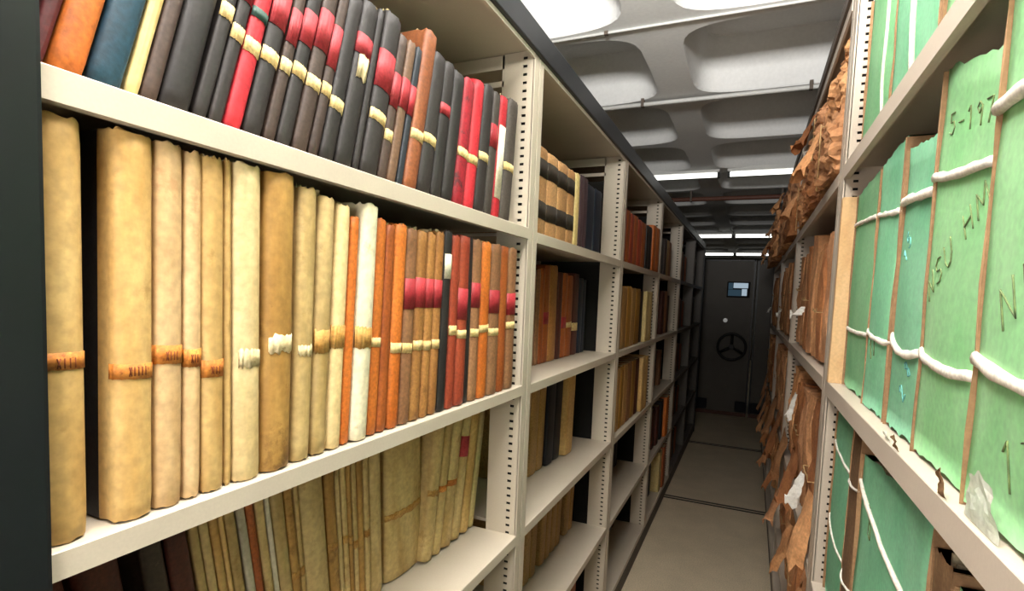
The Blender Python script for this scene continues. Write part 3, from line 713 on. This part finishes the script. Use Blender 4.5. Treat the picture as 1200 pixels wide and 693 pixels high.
def folder(y0, y1, h, xf, z, label, mi, cords, slant=0, name='green_folder', writings=(), lean=0, d=.34, group='green document folders', brown=True, vcords=(), front=None):
    """front faces -X. local frame: +x = back into the shelf, y world, z up from shelf"""
    w = y1 - y0 - .002
    o = empty(name, (xf, (y0 + y1) / 2, z + .0004), (-R(lean), 0, 0))
    tag(o, label, 'folder', group)
    seed = int(y0 * 1000) + mi
    rng = random.Random(seed)
    def surf(y, zz):
        u = min(1, max(0, y / w + .5)); v = min(1, max(0, zz / h))
        puff = .006 * math.sin(math.pi * u) * math.sin(math.pi * min(1, v * 1.1 + .05)) + .003 * nz((0, y, zz), 9, seed)
        return .006 - puff + .0015 * max(0, abs(2 * u - 1) - .9) / .1
    # green cover: puffed front panel that wraps round both sides
    bm = bmesh.new()
    nu, nv = 12, 14
    grid = []
    tb = .0035 if brown else 0
    for j in range(nv + 1):
        v = j / nv
        r = []
        for i in range(nu + 1):
            u = i / nu
            y = (-w / 2 + tb) + (w - 2 * tb) * u
            top = h + slant * (u - .5)
            zz = top * v
            if j == nv: zz += rng.uniform(-.004, .002)
            if j == 0: zz += .004 + rng.uniform(-.003, .004)
            r.append((surf(y, zz), y, zz))
        grid.append(r)
    V = [[bm.verts.new(p) for p in r] for r in grid]
    for j in range(nv):
        for i in range(nu):
            f = bm.faces.new((V[j][i], V[j + 1][i], V[j + 1][i + 1], V[j][i + 1])); f.smooth = True
    for side in (0, nu):
        prev = None
        for j in range(nv + 1):
            p = V[j][side]; q = bm.verts.new((d, p.co.y, p.co.z))
            if prev: bm.faces.new((prev[0], p, q, prev[1]) if side else (p, prev[0], prev[1], q))
            prev = (p, q)
    sol = bmesh.ops.solidify(bm, geom=bm.faces[:], thickness=.0016)
    bmesh.ops.recalc_face_normals(bm, faces=bm.faces)
    mesh_obj('cover', bm, front or GREENS[mi], o)
    # papers inside, ragged at the head
    bm = bmesh.new()
    n = 9
    yy = [(-w / 2 + tb + .004) + (w - 2 * tb - .008) * k / n for k in range(n)]
    for k, y in enumerate(yy):
        hh = h + slant * (k / n - .5) - rng.uniform(.002, .022)
        box(bm, .017 + rng.uniform(0, .008), d - .01, y, y + (w - .016) / n * .92, .003, hh)
    mesh_obj('paper_stack', bm, PAGES, o)
    if brown:
        for s in (-1, 1):
            bm = bmesh.new()
            ya, yb = sorted((s * (w / 2), s * (w / 2 - .0032)))
            vs = box(bm, .0035, d, ya, yb, 0, h + slant * (s * .5) - .004)
            bmesh.ops.subdivide_edges(bm, edges=[e for e in bm.edges if abs((e.verts[0].co - e.verts[1].co).z) > .1], cuts=6, use_grid_fill=True)
            for v in bm.verts:
                if v.co.x < .01: v.co.x += rng.uniform(-.0015, .0015)
            mesh_obj('side_board', bm, KRAFT, o)
    for (za, zm, zb, r, fl) in cords:      # heights at the left (+y), middle and right (-y) of the face
        bm = bmesh.new()
        P = []
        m = 10
        r *= .62
        P.append((.03, w / 2 - .001, za)); P.append((.009, w / 2 - .001, za))
        for k in range(m + 1):
            u = k / m
            z_ = za * (1 - u) * (1 - 2 * u) + 4 * zm * u * (1 - u) + zb * u * (2 * u - 1)
            P.append((surf(w / 2 - w * u, z_) - r * .8, w / 2 - .001 - (w - .002) * u, z_ + rng.uniform(-.0012, .0012)))
        P.append((.009, -w / 2 + .001, zb)); P.append((.03, -w / 2 + .001, zb))
        tube(bm, P, [r * (1 + .35 * nz((k, 0, 0), .9, seed)) for k in range(len(P))], 8, fl * 1.4, up=Vector((1, 0, 0)))
        mesh_obj('tie_cord', bm, CORD, o)
    for (yv, r) in vcords:
        bm = bmesh.new()
        P = [(d * .5, yv, h + .004), (.0, yv, h + .003)] + [(surf(yv, h * (1 - k / 8)) - r * .6, yv + .004 * nz((k, 1, 0), .5, seed), h * (1 - k / 8) + .002) for k in range(1, 9)]
        tube(bm, P, r, 8, 1.0, up=Vector((0, 1, 0)))
        mesh_obj('tie_cord', bm, CORD, o)
    for (txt, org, du, dv, size, mt) in writings:
        mesh_obj('handwriting', writing_mesh(txt, org, du, dv, size, surf), mt, o)
    return o

def green_folders():
    z = -.185
    up = (-.42, .9); dn = (.9, .42)          # text climbing steeply, read from the aisle
    c = lambda za, zm, zb, r=.0042, f=1.6: (za, zm, zb, r, f)
    folder(.36, .645, .498, .192, z, 'big green folder at the right edge, tallest on the middle shelf', 2, [c(.372, .364, .35, .008, 1.0), c(.14, .128, .115, .006, 1.3)], 0,
           writings=[('N5', (.075, .17), (-.9, .4), (.35, .7), .036, INK), ('17', (.05, .04), (-.95, .2), (.2, .8), .036, INK)])
    folder(.652, .852, .462, .199, z, 'wide pale green folder lettered NSU in pencil, second from right edge', 2, [c(.352, .338, .329, .006, 1.1), c(.131, .121, .122, .005, 1.4)], .05,
           writings=[('5-1975', (.062, .395), (-.98, -.17), (.15, .75), .0255, INK), ('NSU HM', (.066, .196), (-.853, .523), (.42, .68), .0285, INK)])
    folder(.86, 1.030, .425, .203, z, 'bluish green folder beside the pale one lettered NSU, loosely tied', 1, [c(.351, .346, .338, .0075, 1.0), c(.143, .122, .129, .0048, 1.4)], .02,
           writings=[('2 8', (-.02, .05), (-.5, .85), (.85, .5), .022, INKB), ('15', (.02, .25), (-.5, .85), (.85, .5), .022, INKB)])
    folder(1.038, 1.222, .455, .203, z, 'narrow-looking green folder second from the upright on the right middle shelf', 1, [c(.361, .35, .342, .0042, 1.3), c(.142, .132, .129, .004, 1.4)], -.01,
           writings=[('17', (.03, .09), (-.9, .3), (.3, .9), .026, INK)])
    folder(1.232, 1.50, .452, .208, z, 'green folder standing against the upright on the right middle shelf', 0, [c(.378, .37, .362, .0042, 1.3), c(.137, .133, .131, .0038, 1.4)], -.01)
    bm = bmesh.new(); box(bm, .183, .50, 1.5045, 1.5265, -.1845, .262)
    bmesh.ops.subdivide_edges(bm, edges=[e for e in bm.edges if abs((e.verts[0].co - e.verts[1].co).z) > .1], cuts=8, use_grid_fill=True)
    for v in bm.verts:
        if v.co.x < .2 : v.co.x += .0015 * nz(v.co, 20, 3)
        if v.co.z > .2 : v.co.z -= .006 * abs(nz(v.co, 8, 1))
    o = mesh_obj('cardboard_folder', bm, TANBOARD); tag(o, 'tan cardboard folder edge squeezed between the upright and the last green folder', 'folder')
    # top shelf
    z = .345
    folder(1.20, 1.50, .36, .205, z, 'green folder with white cord beside the upright on the right top shelf', 0, [], 0, vcords=((-.08, .0032),))
    folder(.90, 1.19, .37, .20, z, 'green folder with one cord in the middle of the right top shelf', 1, [], 0, vcords=((-.02, .0045),))
    folder(.55, .89, .37, .20, z, 'green folder nearest the camera on the right top shelf', 2, [], 0, vcords=((.05, .0045),))
    # lower shelf
    z = -.70
    folder(1.262, 1.515, .45, .205, z, 'green folder beside the upright on the right lower shelf', 1, [c(.375, .36, .358, .0036, 1.0), c(.19, .17, .165, .0034, 1.0)], 0)
    folder(1.158, 1.258, .47, .200, z, 'slim brown kraft folder between two green ones on the right lower shelf', 0, [c(.352, .352, .36, .0036, 1.0), c(.165, .162, .165, .0034, 1.0)], 0, name='kraft_folder', front=KRAFT)
    folder(.732, 1.152, .452, .20, z, 'very wide green folder with long white cord on the right lower shelf', 1, [c(.385, .345, .33, .0052, 1.0)], -.03,
           writings=[('8', (.10, .31), (-.8, .5), (.5, .8), .045, INK)])
    folder(.664, .727, .44, .20, z, 'narrow brown kraft folder right of the very wide green folder, lower shelf', 0, [], 0, name='kraft_folder', front=KRAFT)
    folder(.38, .658, .43, .20, z, 'green folder half outside the frame on the right lower shelf', 0, [c(.25, .2, .15, .004, 1.0)], 0)

def torn_scraps():
    """loose paper lying on the lip of the right middle shelf"""
    specs = [((.194, .572, -.1845), .075, .052, PAPER_W, 'torn_paper', 'crumpled white paper scrap at the foot of the big green folder'),
             ((.190, .655, -.1845), .022, .03, KRAFT, 'board_scrap', 'folded brown board corner between the two big green folders'),
             ((.1905, .845, -.1845), .03, .02, KRAFT, 'board_scrap', 'torn brown board scrap below the pale green folder'),
             ((.192, .90, -.1845), .028, .012, PAPER_W, 'torn_paper', 'small white paper scrap below the bluish green folder')]
    for (p, L_, H_, m, nm, lab) in specs:
        bm = bmesh.new()
        n = 7
        rng = random.Random(int(p[1] * 100))
        g = []
        for j in range(n + 1):
            r = []
            for i in range(n + 1):
                u, v = i / n - .5, j / n
                x = -.004 - .004 * v + .0035 * nz((u * 3, v * 3, 0), 1.1, p[1])
                yy = u * L_ * (1 - .35 * v + .12 * nz((v * 4, 0, 0), 1, p[1]))
                zz = v * H_ * (1 - .5 * abs(u) + .12 * nz((u * 3, 1, 0), 1, p[1]))
                r.append(bm.verts.new((x, yy, max(0, zz) + .0005)))
            g.append(r)
        for j in range(n):
            for i in range(n):
                bm.faces.new((g[j][i], g[j][i + 1], g[j + 1][i + 1], g[j + 1][i]))
        bmesh.ops.solidify(bm, geom=bm.faces[:], thickness=.0006)
        o = mesh_obj(nm, bm, m)
        o.location = p
        tag(o, lab, 'paper scrap')

# ------------------------------------------------------------------ brown paper bundles
B = dict(scale=(10, 10, 6), rough=.85, fine=110, fine_amt=.25, bump=.3)
BROWNS = [mat_surface('brown_wrap_a', '#a8744c', '#d69c6c', spots='#5d3820', spot_scale=14, spot_lo=.6, spot_amt=.5, **B),
          mat_surface('brown_wrap_b', '#935a34', '#bd7e4c', spots='#4e2d18', spot_scale=14, spot_lo=.6, spot_amt=.5, **B),
          mat_surface('brown_wrap_c', '#bd8252', '#e3aa76', spots='#6c4224', spot_scale=14, spot_lo=.6, spot_amt=.5, **B),
          mat_surface('brown_wrap_d', '#b37c54', '#d39a6e', spots='#c9a078', spot_scale=18, spot_lo=.64, spot_amt=.5, **B)]
STRING = mat_surface('jute_string', '#b08a58', '#cfae7c', (60, 60, 60), .9, 200, .2, .2)

def crumple(w, h, d, seed, amp, cuts=9):
    """crumpled paper block: x 0..d back into shelf, y -w/2..w/2, z 0..h"""
    bm = bmesh.new()
    box(bm, 0, d, -w / 2, w / 2, 0, h)
    bmesh.ops.subdivide_edges(bm, edges=bm.edges[:], cuts=cuts, use_grid_fill=True)
    c = Vector((d / 2, 0, h / 2))
    big = cuts > 10
    for v in bm.verts:
        p = v.co.copy()
        n1 = nz(p, 11, seed); n2 = abs(nz(p, 26, seed + 3)); n3 = nz(p, 60, seed + 9)
        k = amp * (n1 * .9 + (n2 - .3) * .9 + n3 * .35) if not big else amp * (n1 * .8 + (abs(nz(p, 19, seed + 2)) - .3) * 1.0 + (abs(nz(p, 43, seed + 5)) - .3) * .9 + n3 * .3)
        dirv = Vector(((p.x - c.x) / d, (p.y - c.y) / w, (p.z - c.z) / h))
        m = max(abs(dirv.x), abs(dirv.y), abs(dirv.z))
        rnd = 1 - .06 * max(0, (dirv.length / max(m, 1e-4)) - 1)
        q = c + (p - c) * rnd
        nn = Vector((math.copysign(1, dirv.x) if abs(dirv.x) > .48 else 0, math.copysign(1, dirv.y) if abs(dirv.y) > .48 else 0, math.copysign(1, dirv.z) if abs(dirv.z) > .48 else 0))
        q += nn * (k - amp * .45)
        q.z = max(q.z, 0.0)
        v.co = q
    bmesh.ops.recalc_face_normals(bm, faces=bm.faces)
    return bm

def flap(bm, y0, y1, z0, z1, x, seed, curl=.02):
    """a torn sheet hanging/curling out of a bundle towards the aisle (-x)"""
    n, m = 8, 9
    rng = random.Random(seed)
    g = []
    bow = rng.uniform(.02, .045)
    for j in range(m + 1):
        v = j / m
        r = []
        for i in range(n + 1):
            u = i / n
            zz = z1 + (z0 - z1) * v
            if j == m: zz += rng.uniform(-.025, .025)
            W_ = (y1 - y0) * (1 - .22 * v + .18 * nz((v * 3, 0, 0), 1, seed))
            y = (y0 + y1) / 2 + .015 * nz((v * 2, 5, 0), 1, seed) + (u - .5) * W_
            r.append(bm.verts.new((x - curl * v * (1 + .45 * nz((u * 2, v * 2, 1), 1.2, seed)) - .008 * nz((u, v, 2), 4, seed) - .004 - bow * math.sin(math.pi * u) * (.25 + .75 * v), y, zz)))
        g.append(r)
    for j in range(m):
        for i in range(n):
            bm.faces.new((g[j][i], g[j + 1][i], g[j + 1][i + 1], g[j][i + 1]))

def bundle(y0, y1, h, xf, z, label, mi, name, group, seed, d=.36, amp=.012, string='none', flaps=(), whites=(), cuts=9):
    w = y1 - y0 - .004
    o = empty(name, (xf, (y0 + y1) / 2, z + .0005))
    tag(o, label, 'paper bundle', group)
    mesh_obj('wrapper', crumple(w, h, d, seed, amp, cuts), BROWNS[mi % 4], o)
    rng = random.Random(seed)
    if string in ('h', 'both'):
        bm = bmesh.new()
        zz = h * rng.uniform(.35, .65)
        tube(bm, [(d * .6, w / 2 + .003, zz), (.0, w / 2 + .003, zz)] + [(-.004 - .002 * math.sin(k), w / 2 - w * k / 8, zz + .006 * math.sin(k * 1.3)) for k in range(9)] + [(d * .6, -w / 2 - .003, zz)], .0017, 6, up=Vector((1, 0, 0)))
        mesh_obj('string', bm, STRING, o)
    if string in ('v', 'both'):
        bm = bmesh.new()
        yy = w * rng.uniform(-.2, .2)
        tube(bm, [(d * .6, yy, h - amp * .3), (.006, yy, h - amp * .3)] + [(.004, yy + .004 * math.sin(k), h - h * k / 6) for k in range(7)], .0018, 6, up=Vector((0, 1, 0)))
        mesh_obj('string', bm, STRING, o)
    for k, f in enumerate(flaps):
        bm = bmesh.new(); flap(bm, f[0], f[1], f[2], f[3], f[4] if len(f) > 4 else 0, seed + k, f[5] if len(f) > 5 else .03)
        mesh_obj('torn_flap', bm, BROWNS[(mi + 2) % 4], o)
    for k, f in enumerate(whites):
        bm = bmesh.new(); flap(bm, f[0], f[1], f[2], f[3], -.004, seed + 40 + k, .012)
        ob = mesh_obj('loose_sheet', bm, PAPER_W, o); ob['label'] = 'white loose sheet poking out'
    return o

def paper_bundles():
    bayname = ['second', 'third', 'last']
    shn = ['top shelf', 'middle shelf', 'lower shelf', 'bottom shelf']
    ends = [(1.635, 2.98), (3.06, 4.42), (4.50, 5.84)]
    s = 100
    for b, (ya, yb) in enumerate(ends):
        for k in range(4):
            rng = random.Random(b * 10 + k)
            z = RLEV[k]
            clear = (.74 if k == 0 else RLEV[k - 1] - .04) - z
            grp = "brown paper bundles on the right run's %s bay, %s" % (bayname[b], shn[k])
            if k == 0:      # wrapped packages lying in two layers
                n = 3
                for lay in range(2):
                    hh = clear * (.5 if lay == 0 else .44)
                    y = ya
                    for i in range(n):
                        wy = (yb - ya) / n
                        s += 1
                        xo = .17 - .022 * b - rng.uniform(0, .02)
                        lab = '%s brown paper package, %s along the %s layer, right run %s bay top shelf' % (('string-tied', 'crumpled')[i % 2], ORD[i], ('lower', 'upper')[lay], bayname[b])
                        bundle(y + .004, y + wy - .004, hh, xo + .012 * lay, z + (clear * .51 if lay else 0), lab, (i + lay * 2 + b) % 4, 'paper_package', grp, s, amp=.024, string='v' if (i + lay) % 2 == 0 and b == 0 else 'none', cuts=15 if b == 0 else 9,
                               flaps=((-.1, .06, hh * .2, hh * .75, .0, .03),) if (i + lay) % 2 == 0 else ())
                        y += wy
            else:
                n = 9 if k == 1 else 8
                y = ya
                for i in range(n):
                    wy = (yb - ya) / n * rng.uniform(.93, 1.0)
                    s += 1
                    hh = clear * rng.uniform(.80, .93)
                    xo = .205 - (.0 if k == 1 else .004) - rng.uniform(0, .012) - .008 * b
                    fl, wh = [], []
                    if k == 2 and b == 0 and i in (0, 3): fl.append((-.085, .085, -.04, hh * .4, 0, .02))
                    if k == 2 and b == 0 and i == 7: fl.append((-.17, .12, -.12, hh * .25, 0, .035))
                    if k == 2 and b == 1 and i in (1, 4): fl.append((-.10, .10, -.14, hh * .25, 0, .04))
                    if k == 2 and b == 2 and i == 2: fl.append((-.08, .08, -.05, hh * .4, 0, .03))
                    if k == 2 and b == 0 and i in (1, 4): wh.append((-.03, .03, hh * (.62 if i == 4 else .2), hh * (.85 if i == 4 else .42)))
                    if k == 3 and i % 3 == 0: fl.append((-.06, .06, hh * .4, hh * .95, 0, .04))
                    if k == 1 and i == 4 + b: wh.append((-.018, .018, hh * .32, hh * .40))
                    desc = 'torn brown paper bundle' if fl else ('brown paper file with white sheet' if wh else 'upright brown paper file')
                    lab = "%s, %s from the near upright, right run %s bay %s" % (desc, ORD[i], bayname[b], shn[k])
                    if len(lab.split()) > 16: lab = "%s, %s from near upright, right run %s bay %s" % (desc.replace(' with white sheet', ''), ORD[i], bayname[b], shn[k])
                    bundle(y, y + wy, hh, xo, z, lab, int(rng.random() * 4), 'paper_bundle' if fl else 'paper_file', grp, s, amp=.010 if k == 1 else .016, string='h' if (i + k) % 3 == 0 else 'none', flaps=fl, whites=wh, cuts=7)
                    y += (yb - ya) / n

# ------------------------------------------------------------------ room
def ceiling():
    bm = bmesh.new()
    Z, dep = 1.10, .26
    PX, PY = 1.5, .865
    x_rib, y_rib = -.43, 2.27
    N = 32
    def ring(cx, cy, hx, hy, r, z):
        out = []
        for k in range(N):
            a = 2 * math.pi * k / N
            dx, dy = math.cos(a), math.sin(a)
            # superellipse-like rounded rectangle, even parameterisation
            e = 2.0 / r
            out.append(bm.verts.new((cx + hx * math.copysign(abs(dx) ** e, dx), cy + hy * math.copysign(abs(dy) ** e, dy), z)))
        return out
    def rect(cx, cy, hx, hy, z):
        out = []
        for k in range(N):
            a = 2 * math.pi * k / N
            dx, dy = math.cos(a), math.sin(a)
            m = max(abs(dx), abs(dy))
            out.append(bm.verts.new((cx + hx * dx / m, cy + hy * dy / m, z)))
        return out
    for i in range(-3, 3):
        for j in range(-6, 15):
            cx = x_rib + PX * (i + .5); cy = y_rib + PY * (j + .5)
            R0 = rect(cx, cy, PX / 2, PY / 2, Z)
            R1 = ring(cx, cy, PX / 2 - .085, PY / 2 - .035, 6, Z)
            R1b = ring(cx, cy, PX / 2 - .090, PY / 2 - .040, 6, Z + .008)
            R2 = ring(cx, cy, PX / 2 - .135, PY / 2 - .085, 8, Z + dep)
            R3 = ring(cx, cy, PX / 2 - .142, PY / 2 - .092, 8, Z + dep + .006)
            for a, b in ((R0, R1), (R1, R1b), (R1b, R2), (R2, R3)):
                for k in range(N):
                    f = bm.faces.new((a[k], b[k], b[(k + 1) % N], a[(k + 1) % N])); f.smooth = a is R1b
            bm.faces.new(R3[::-1])
    # slab above, closes the room
    box(bm, -5.2, 4.4, -3.2, 15.4, Z + dep + .03, Z + dep + .13)
    struct('ceiling', bm, CEIL, 'white coffered concrete ceiling')
    # conduits under the ribs, with saddles
    for y, z, r, m, lab, nm in ((2.25, 1.094, .0055, PIPE, 'thin pale cable clipped along the nearest ceiling rib', 'ceiling_cable'),
                               (3.07, 1.075, .011, PIPE, 'thin pale conduit clipped under the second ceiling rib', 'ceiling_conduit'),
                               (5.72, 1.02, .022, RUSTPIPE, 'dull red pipe crossing the ceiling behind the near lamps', 'ceiling_pipe')):
        t = empty(nm, (0, y, z)); tag(t, lab, 'pipe')
        bm = bmesh.new(); tube(bm, [(-4, 0, 0), (4, 0, 0)], r, 10)
        mesh_obj('pipe', bm, m, t)
        for x in (-3.2, -1.9, -.62, .20, 1.1, 2.4):
            bm = bmesh.new(); box(bm, x - .008, x + .008, -r - .003, r + .003, -r - .003, 1.105 - z)
            mesh_obj('saddle', bm, KICK, t)

def lamps():
    for (y, z, xs, names) in ((4.87, 1.07, ((-1.50, -.31), (-.25, .94)), ('left of the two near ceiling tubes, lit fluorescent batten', 'right of the two near ceiling tubes, lit fluorescent batten')),
                       (9.10, 1.05, ((-1.50, -.33), (-.31, .86)), ('left lit tube of the middle ceiling row, fluorescent batten', 'right lit tube of the middle ceiling row, fluorescent batten')),
                       (12.5, 1.05, ((-1.62, -.40), (-.38, .84)), ('left lit tube of the farthest ceiling row, fluorescent batten', 'right lit tube of the farthest ceiling row, fluorescent batten'))):
        for (x0, x1), lab in zip(xs, names):
            t = empty('fluorescent_lamp', ((x0 + x1) / 2, y, z)); tag(t, lab, 'lamp', 'ceiling fluorescent lamps')
            L_ = (x1 - x0) / 2
            bm = bmesh.new(); box(bm, -L_, L_, -.05, .05, .012, .045); bevel_all(bm, .004)
            mesh_obj('housing', bm, FIXT, t)
            bm = bmesh.new(); tube(bm, [(-L_ + .02, 0, -.006), (L_ - .02, 0, -.006)], .019 if y < 6 else .03, 12)
            mesh_obj('tube', bm, TUBE, t)
            for s in (-1, 1):
                bm = bmesh.new(); box(bm, s * L_ - (.02 if s > 0 else 0), s * L_ + (.02 if s < 0 else 0), -.022, .022, -.03, .014); bevel_all(bm, .003)
                mesh_obj('end_socket', bm, WHEELM, t)

def room():
    for nm, b in (('wall_left', (-5.2, -5.1, -3.1, 15.2)), ('wall_right', (4.2, 4.3, -3.1, 15.2)), ('wall_back', (-5.2, 4.3, 15.1, 15.2)), ('wall_front', (-5.2, 4.3, -3.2, -3.1))):
        bm = bmesh.new(); box(bm, b[0], b[1], b[2], b[3], FLOOR, 1.38)
        struct(nm, bm, WALL)
    bm = bmesh.new(); box(bm, -5.2, 4.3, -3.2, 15.2, FLOOR - .1, FLOOR)
    struct('floor', bm, FLOORM)
    k = 0
    for y in (2.1 - 1.75 - .05, 4.05, 5.78):
        k += 1
        bm = bmesh.new()
        for dy in (-.032, .012): box(bm, -5.1, 4.2, y + dy, y + dy + .018, FLOOR, FLOOR + .003)
        struct('trim_%d' % k, bm, RAIL, ('steel floor rail under the camera position', 'nearer of the two dark floor rails crossing the aisle', 'farther dark floor rail, just before the carriages')[k - 1])

# ------------------------------------------------------------------ carriages closing the aisle
def carriages():
    y = 7.4
    for (x0, x1, lab, wheel) in ((-1.235, -.61, 'dark carriage end left of the hand-wheel carriage, mostly hidden', False),
                                 (-.585, .022, 'dark grey mobile shelving carriage with three-spoke hand wheel closing the aisle', True),
                                 (.05, .68, 'dark carriage end right of the hand-wheel carriage', False)):
        t = empty('mobile_carriage', ((x0 + x1) / 2, y, FLOOR)); tag(t, lab, 'mobile shelving', 'mobile shelving carriages')
        w = (x1 - x0) / 2
        H = 1.995
        bm = bmesh.new(); box(bm, -w + .01, w - .01, .02, 1.2, .02, H - .01); bevel_all(bm, .003)
        mesh_obj('body', bm, BACK_DARK, t)
        bm = bmesh.new(); box(bm, -w, w, 0, .019, .05, H); bevel_all(bm, .006)
        mesh_obj('end_panel', bm, CARR, t)
        bm = bmesh.new(); box(bm, -w - .004, -w + .016, -.006, -.0002, .05, H); box(bm, w - .016, w + .004, -.006, -.0002, .05, H); box(bm, -w - .004, -w - .0005, -.0003, .03, .05, H); box(bm, w + .0005, w + .004, -.0003, .03, .05, H); box(bm, -w, w, -.006, 0, H - .014, H)
        mesh_obj('edge_trim', bm, BLACK_TRIM, t)
        bm = bmesh.new(); box(bm, -w, w, .005, .03, .003, .048)
        mesh_obj('kick_plate', bm, RUSTPIPE, t)
        for s in (-1, 1):
            bm = bmesh.new(); box(bm, s * (w - .07) - .065, s * (w - .07) + .065, -.05, -.0005, .07, .20); bevel_all(bm, .012)
            mesh_obj('rubber_buffer', bm, RUBBER, t)
        if wheel:
            cx = -.195 - (x0 + x1) / 2; cz = -.555 - FLOOR
            wh = empty('hand_wheel', (cx, -.07, cz)); wh.parent = t
            bm = bmesh.new()
            n = 40
            P = [(.165 * math.cos(2 * math.pi * i / n), 0, .165 * math.sin(2 * math.pi * i / n)) for i in range(n + 1)]
            tube(bm, P, .0155, 10, up=Vector((0, 1, 0)), cap=False)
            bmesh.ops.remove_doubles(bm, verts=bm.verts, dist=1e-5)
            mesh_obj('rim', bm, WHEELM, wh, True)
            for a in (90, 210, 330):
                bm = bmesh.new(); tube(bm, [(0, .008, 0), (.155 * math.cos(R(a)), 0, .155 * math.sin(R(a)))], .012, 8, 1.5, up=Vector((0, 1, 0)))
                mesh_obj('spoke', bm, WHEELM, wh)
            bm = bmesh.new(); cyl(bm, (0, .03, 0), (0, 1, 0), .032, .078)
            mesh_obj('hub', bm, WHEELM, wh)
            # card window high on the panel
            lx, lz = -.16 - (x0 + x1) / 2, .175 - FLOOR
            bm = bmesh.new(); box(bm, lx - .135, lx + .135, -.008, -.0003, lz - .105, lz + .095); bevel_all(bm, .003)
            lf = mesh_obj('label_frame', bm, BACK_DARK, t)
            bm = bmesh.new(); box(bm, lx - .06, lx + .11, -.0105, -.0083, lz + .015, lz + .08); box(bm, lx + .04, lx + .10, -.0105, -.0083, lz - .08, lz + .005)
            mesh_obj('label_card', bm, CARDGLOW, lf)
            bm = bmesh.new(); box(bm, lx - .12, lx - .065, -.0105, -.0083, lz + .0, lz + .08); box(bm, lx - .12, lx + .035, -.0105, -.0083, lz - .085, lz - .005)
            mesh_obj('blue_card', bm, BLUEGLOW, lf)
            bm = bmesh.new(); cyl(bm, (-.29 - (x0 + x1) / 2, -.012, -.225 - FLOOR), (0, 1, 0), .026, .0235)
            mesh_obj('lock', bm, CHROME, t)

# ------------------------------------------------------------------ light and camera
def area(name, loc, rot, sx, sy, power, color=(1, 1, 1), spread=None):
    l = bpy.data.lights.new(name, 'AREA'); l.shape = 'RECTANGLE'; l.size = sx; l.size_y = sy; l.energy = power; l.color = color
    if spread: l.spread = R(spread)
    o = bpy.data.objects.new(name, l); o.location = loc; o.rotation_euler = rot
    return link(o)

def lights():
    # flash on the camera, tilted up: lights the ceiling
    area('flash_up', (-.14, -.05, .66), (R(180 - 40), 0, 0), .3, .3, 105, (1, .98, .95), 118)
    area('added_bounce', (-.18, .28, 1.05), (0, 0, 0), .62, 1.7, 37, (1, .965, .91))  # added unseen lamp in place of the light bounced off the ceiling
    area('added_fill', (-.2, -.30, .0), (R(92), 0, R(2)), .35, .35, 6.2, (1, .97, .93))  # added unseen fill lamp that brightens shelf fronts and undersides
    w = bpy.data.worlds.new('World'); SC.world = w; w.use_nodes = True
    w.node_tree.nodes['Background'].inputs[0].default_value = (.5, .5, .5, 1)
    w.node_tree.nodes['Background'].inputs[1].default_value = .1

def camera():
    c = bpy.data.cameras.new('Camera'); o = bpy.data.objects.new('Camera', c)
    c.sensor_width = 36; c.lens = 629.89 * 36 / 1200; c.shift_y = 43.45 / 1200; c.shift_x = 0
    c.clip_start = .02; c.clip_end = 60
    o.matrix_world = Matrix.Rotation(R(23.834), 4, 'Z') @ Matrix.Rotation(R(90 - 4.0651), 4, 'X') @ Matrix.Rotation(R(2.2408), 4, 'Z')
    link(o); SC.camera = o

room(); ceiling(); lamps(); carriages()
left_shelving(); right_shelving()
build_books(); green_folders(); torn_scraps(); paper_bundles()
lights(); camera()
SC.view_settings.view_transform = 'Standard'
SC.view_settings.look = 'None'
SC.view_settings.exposure = 0
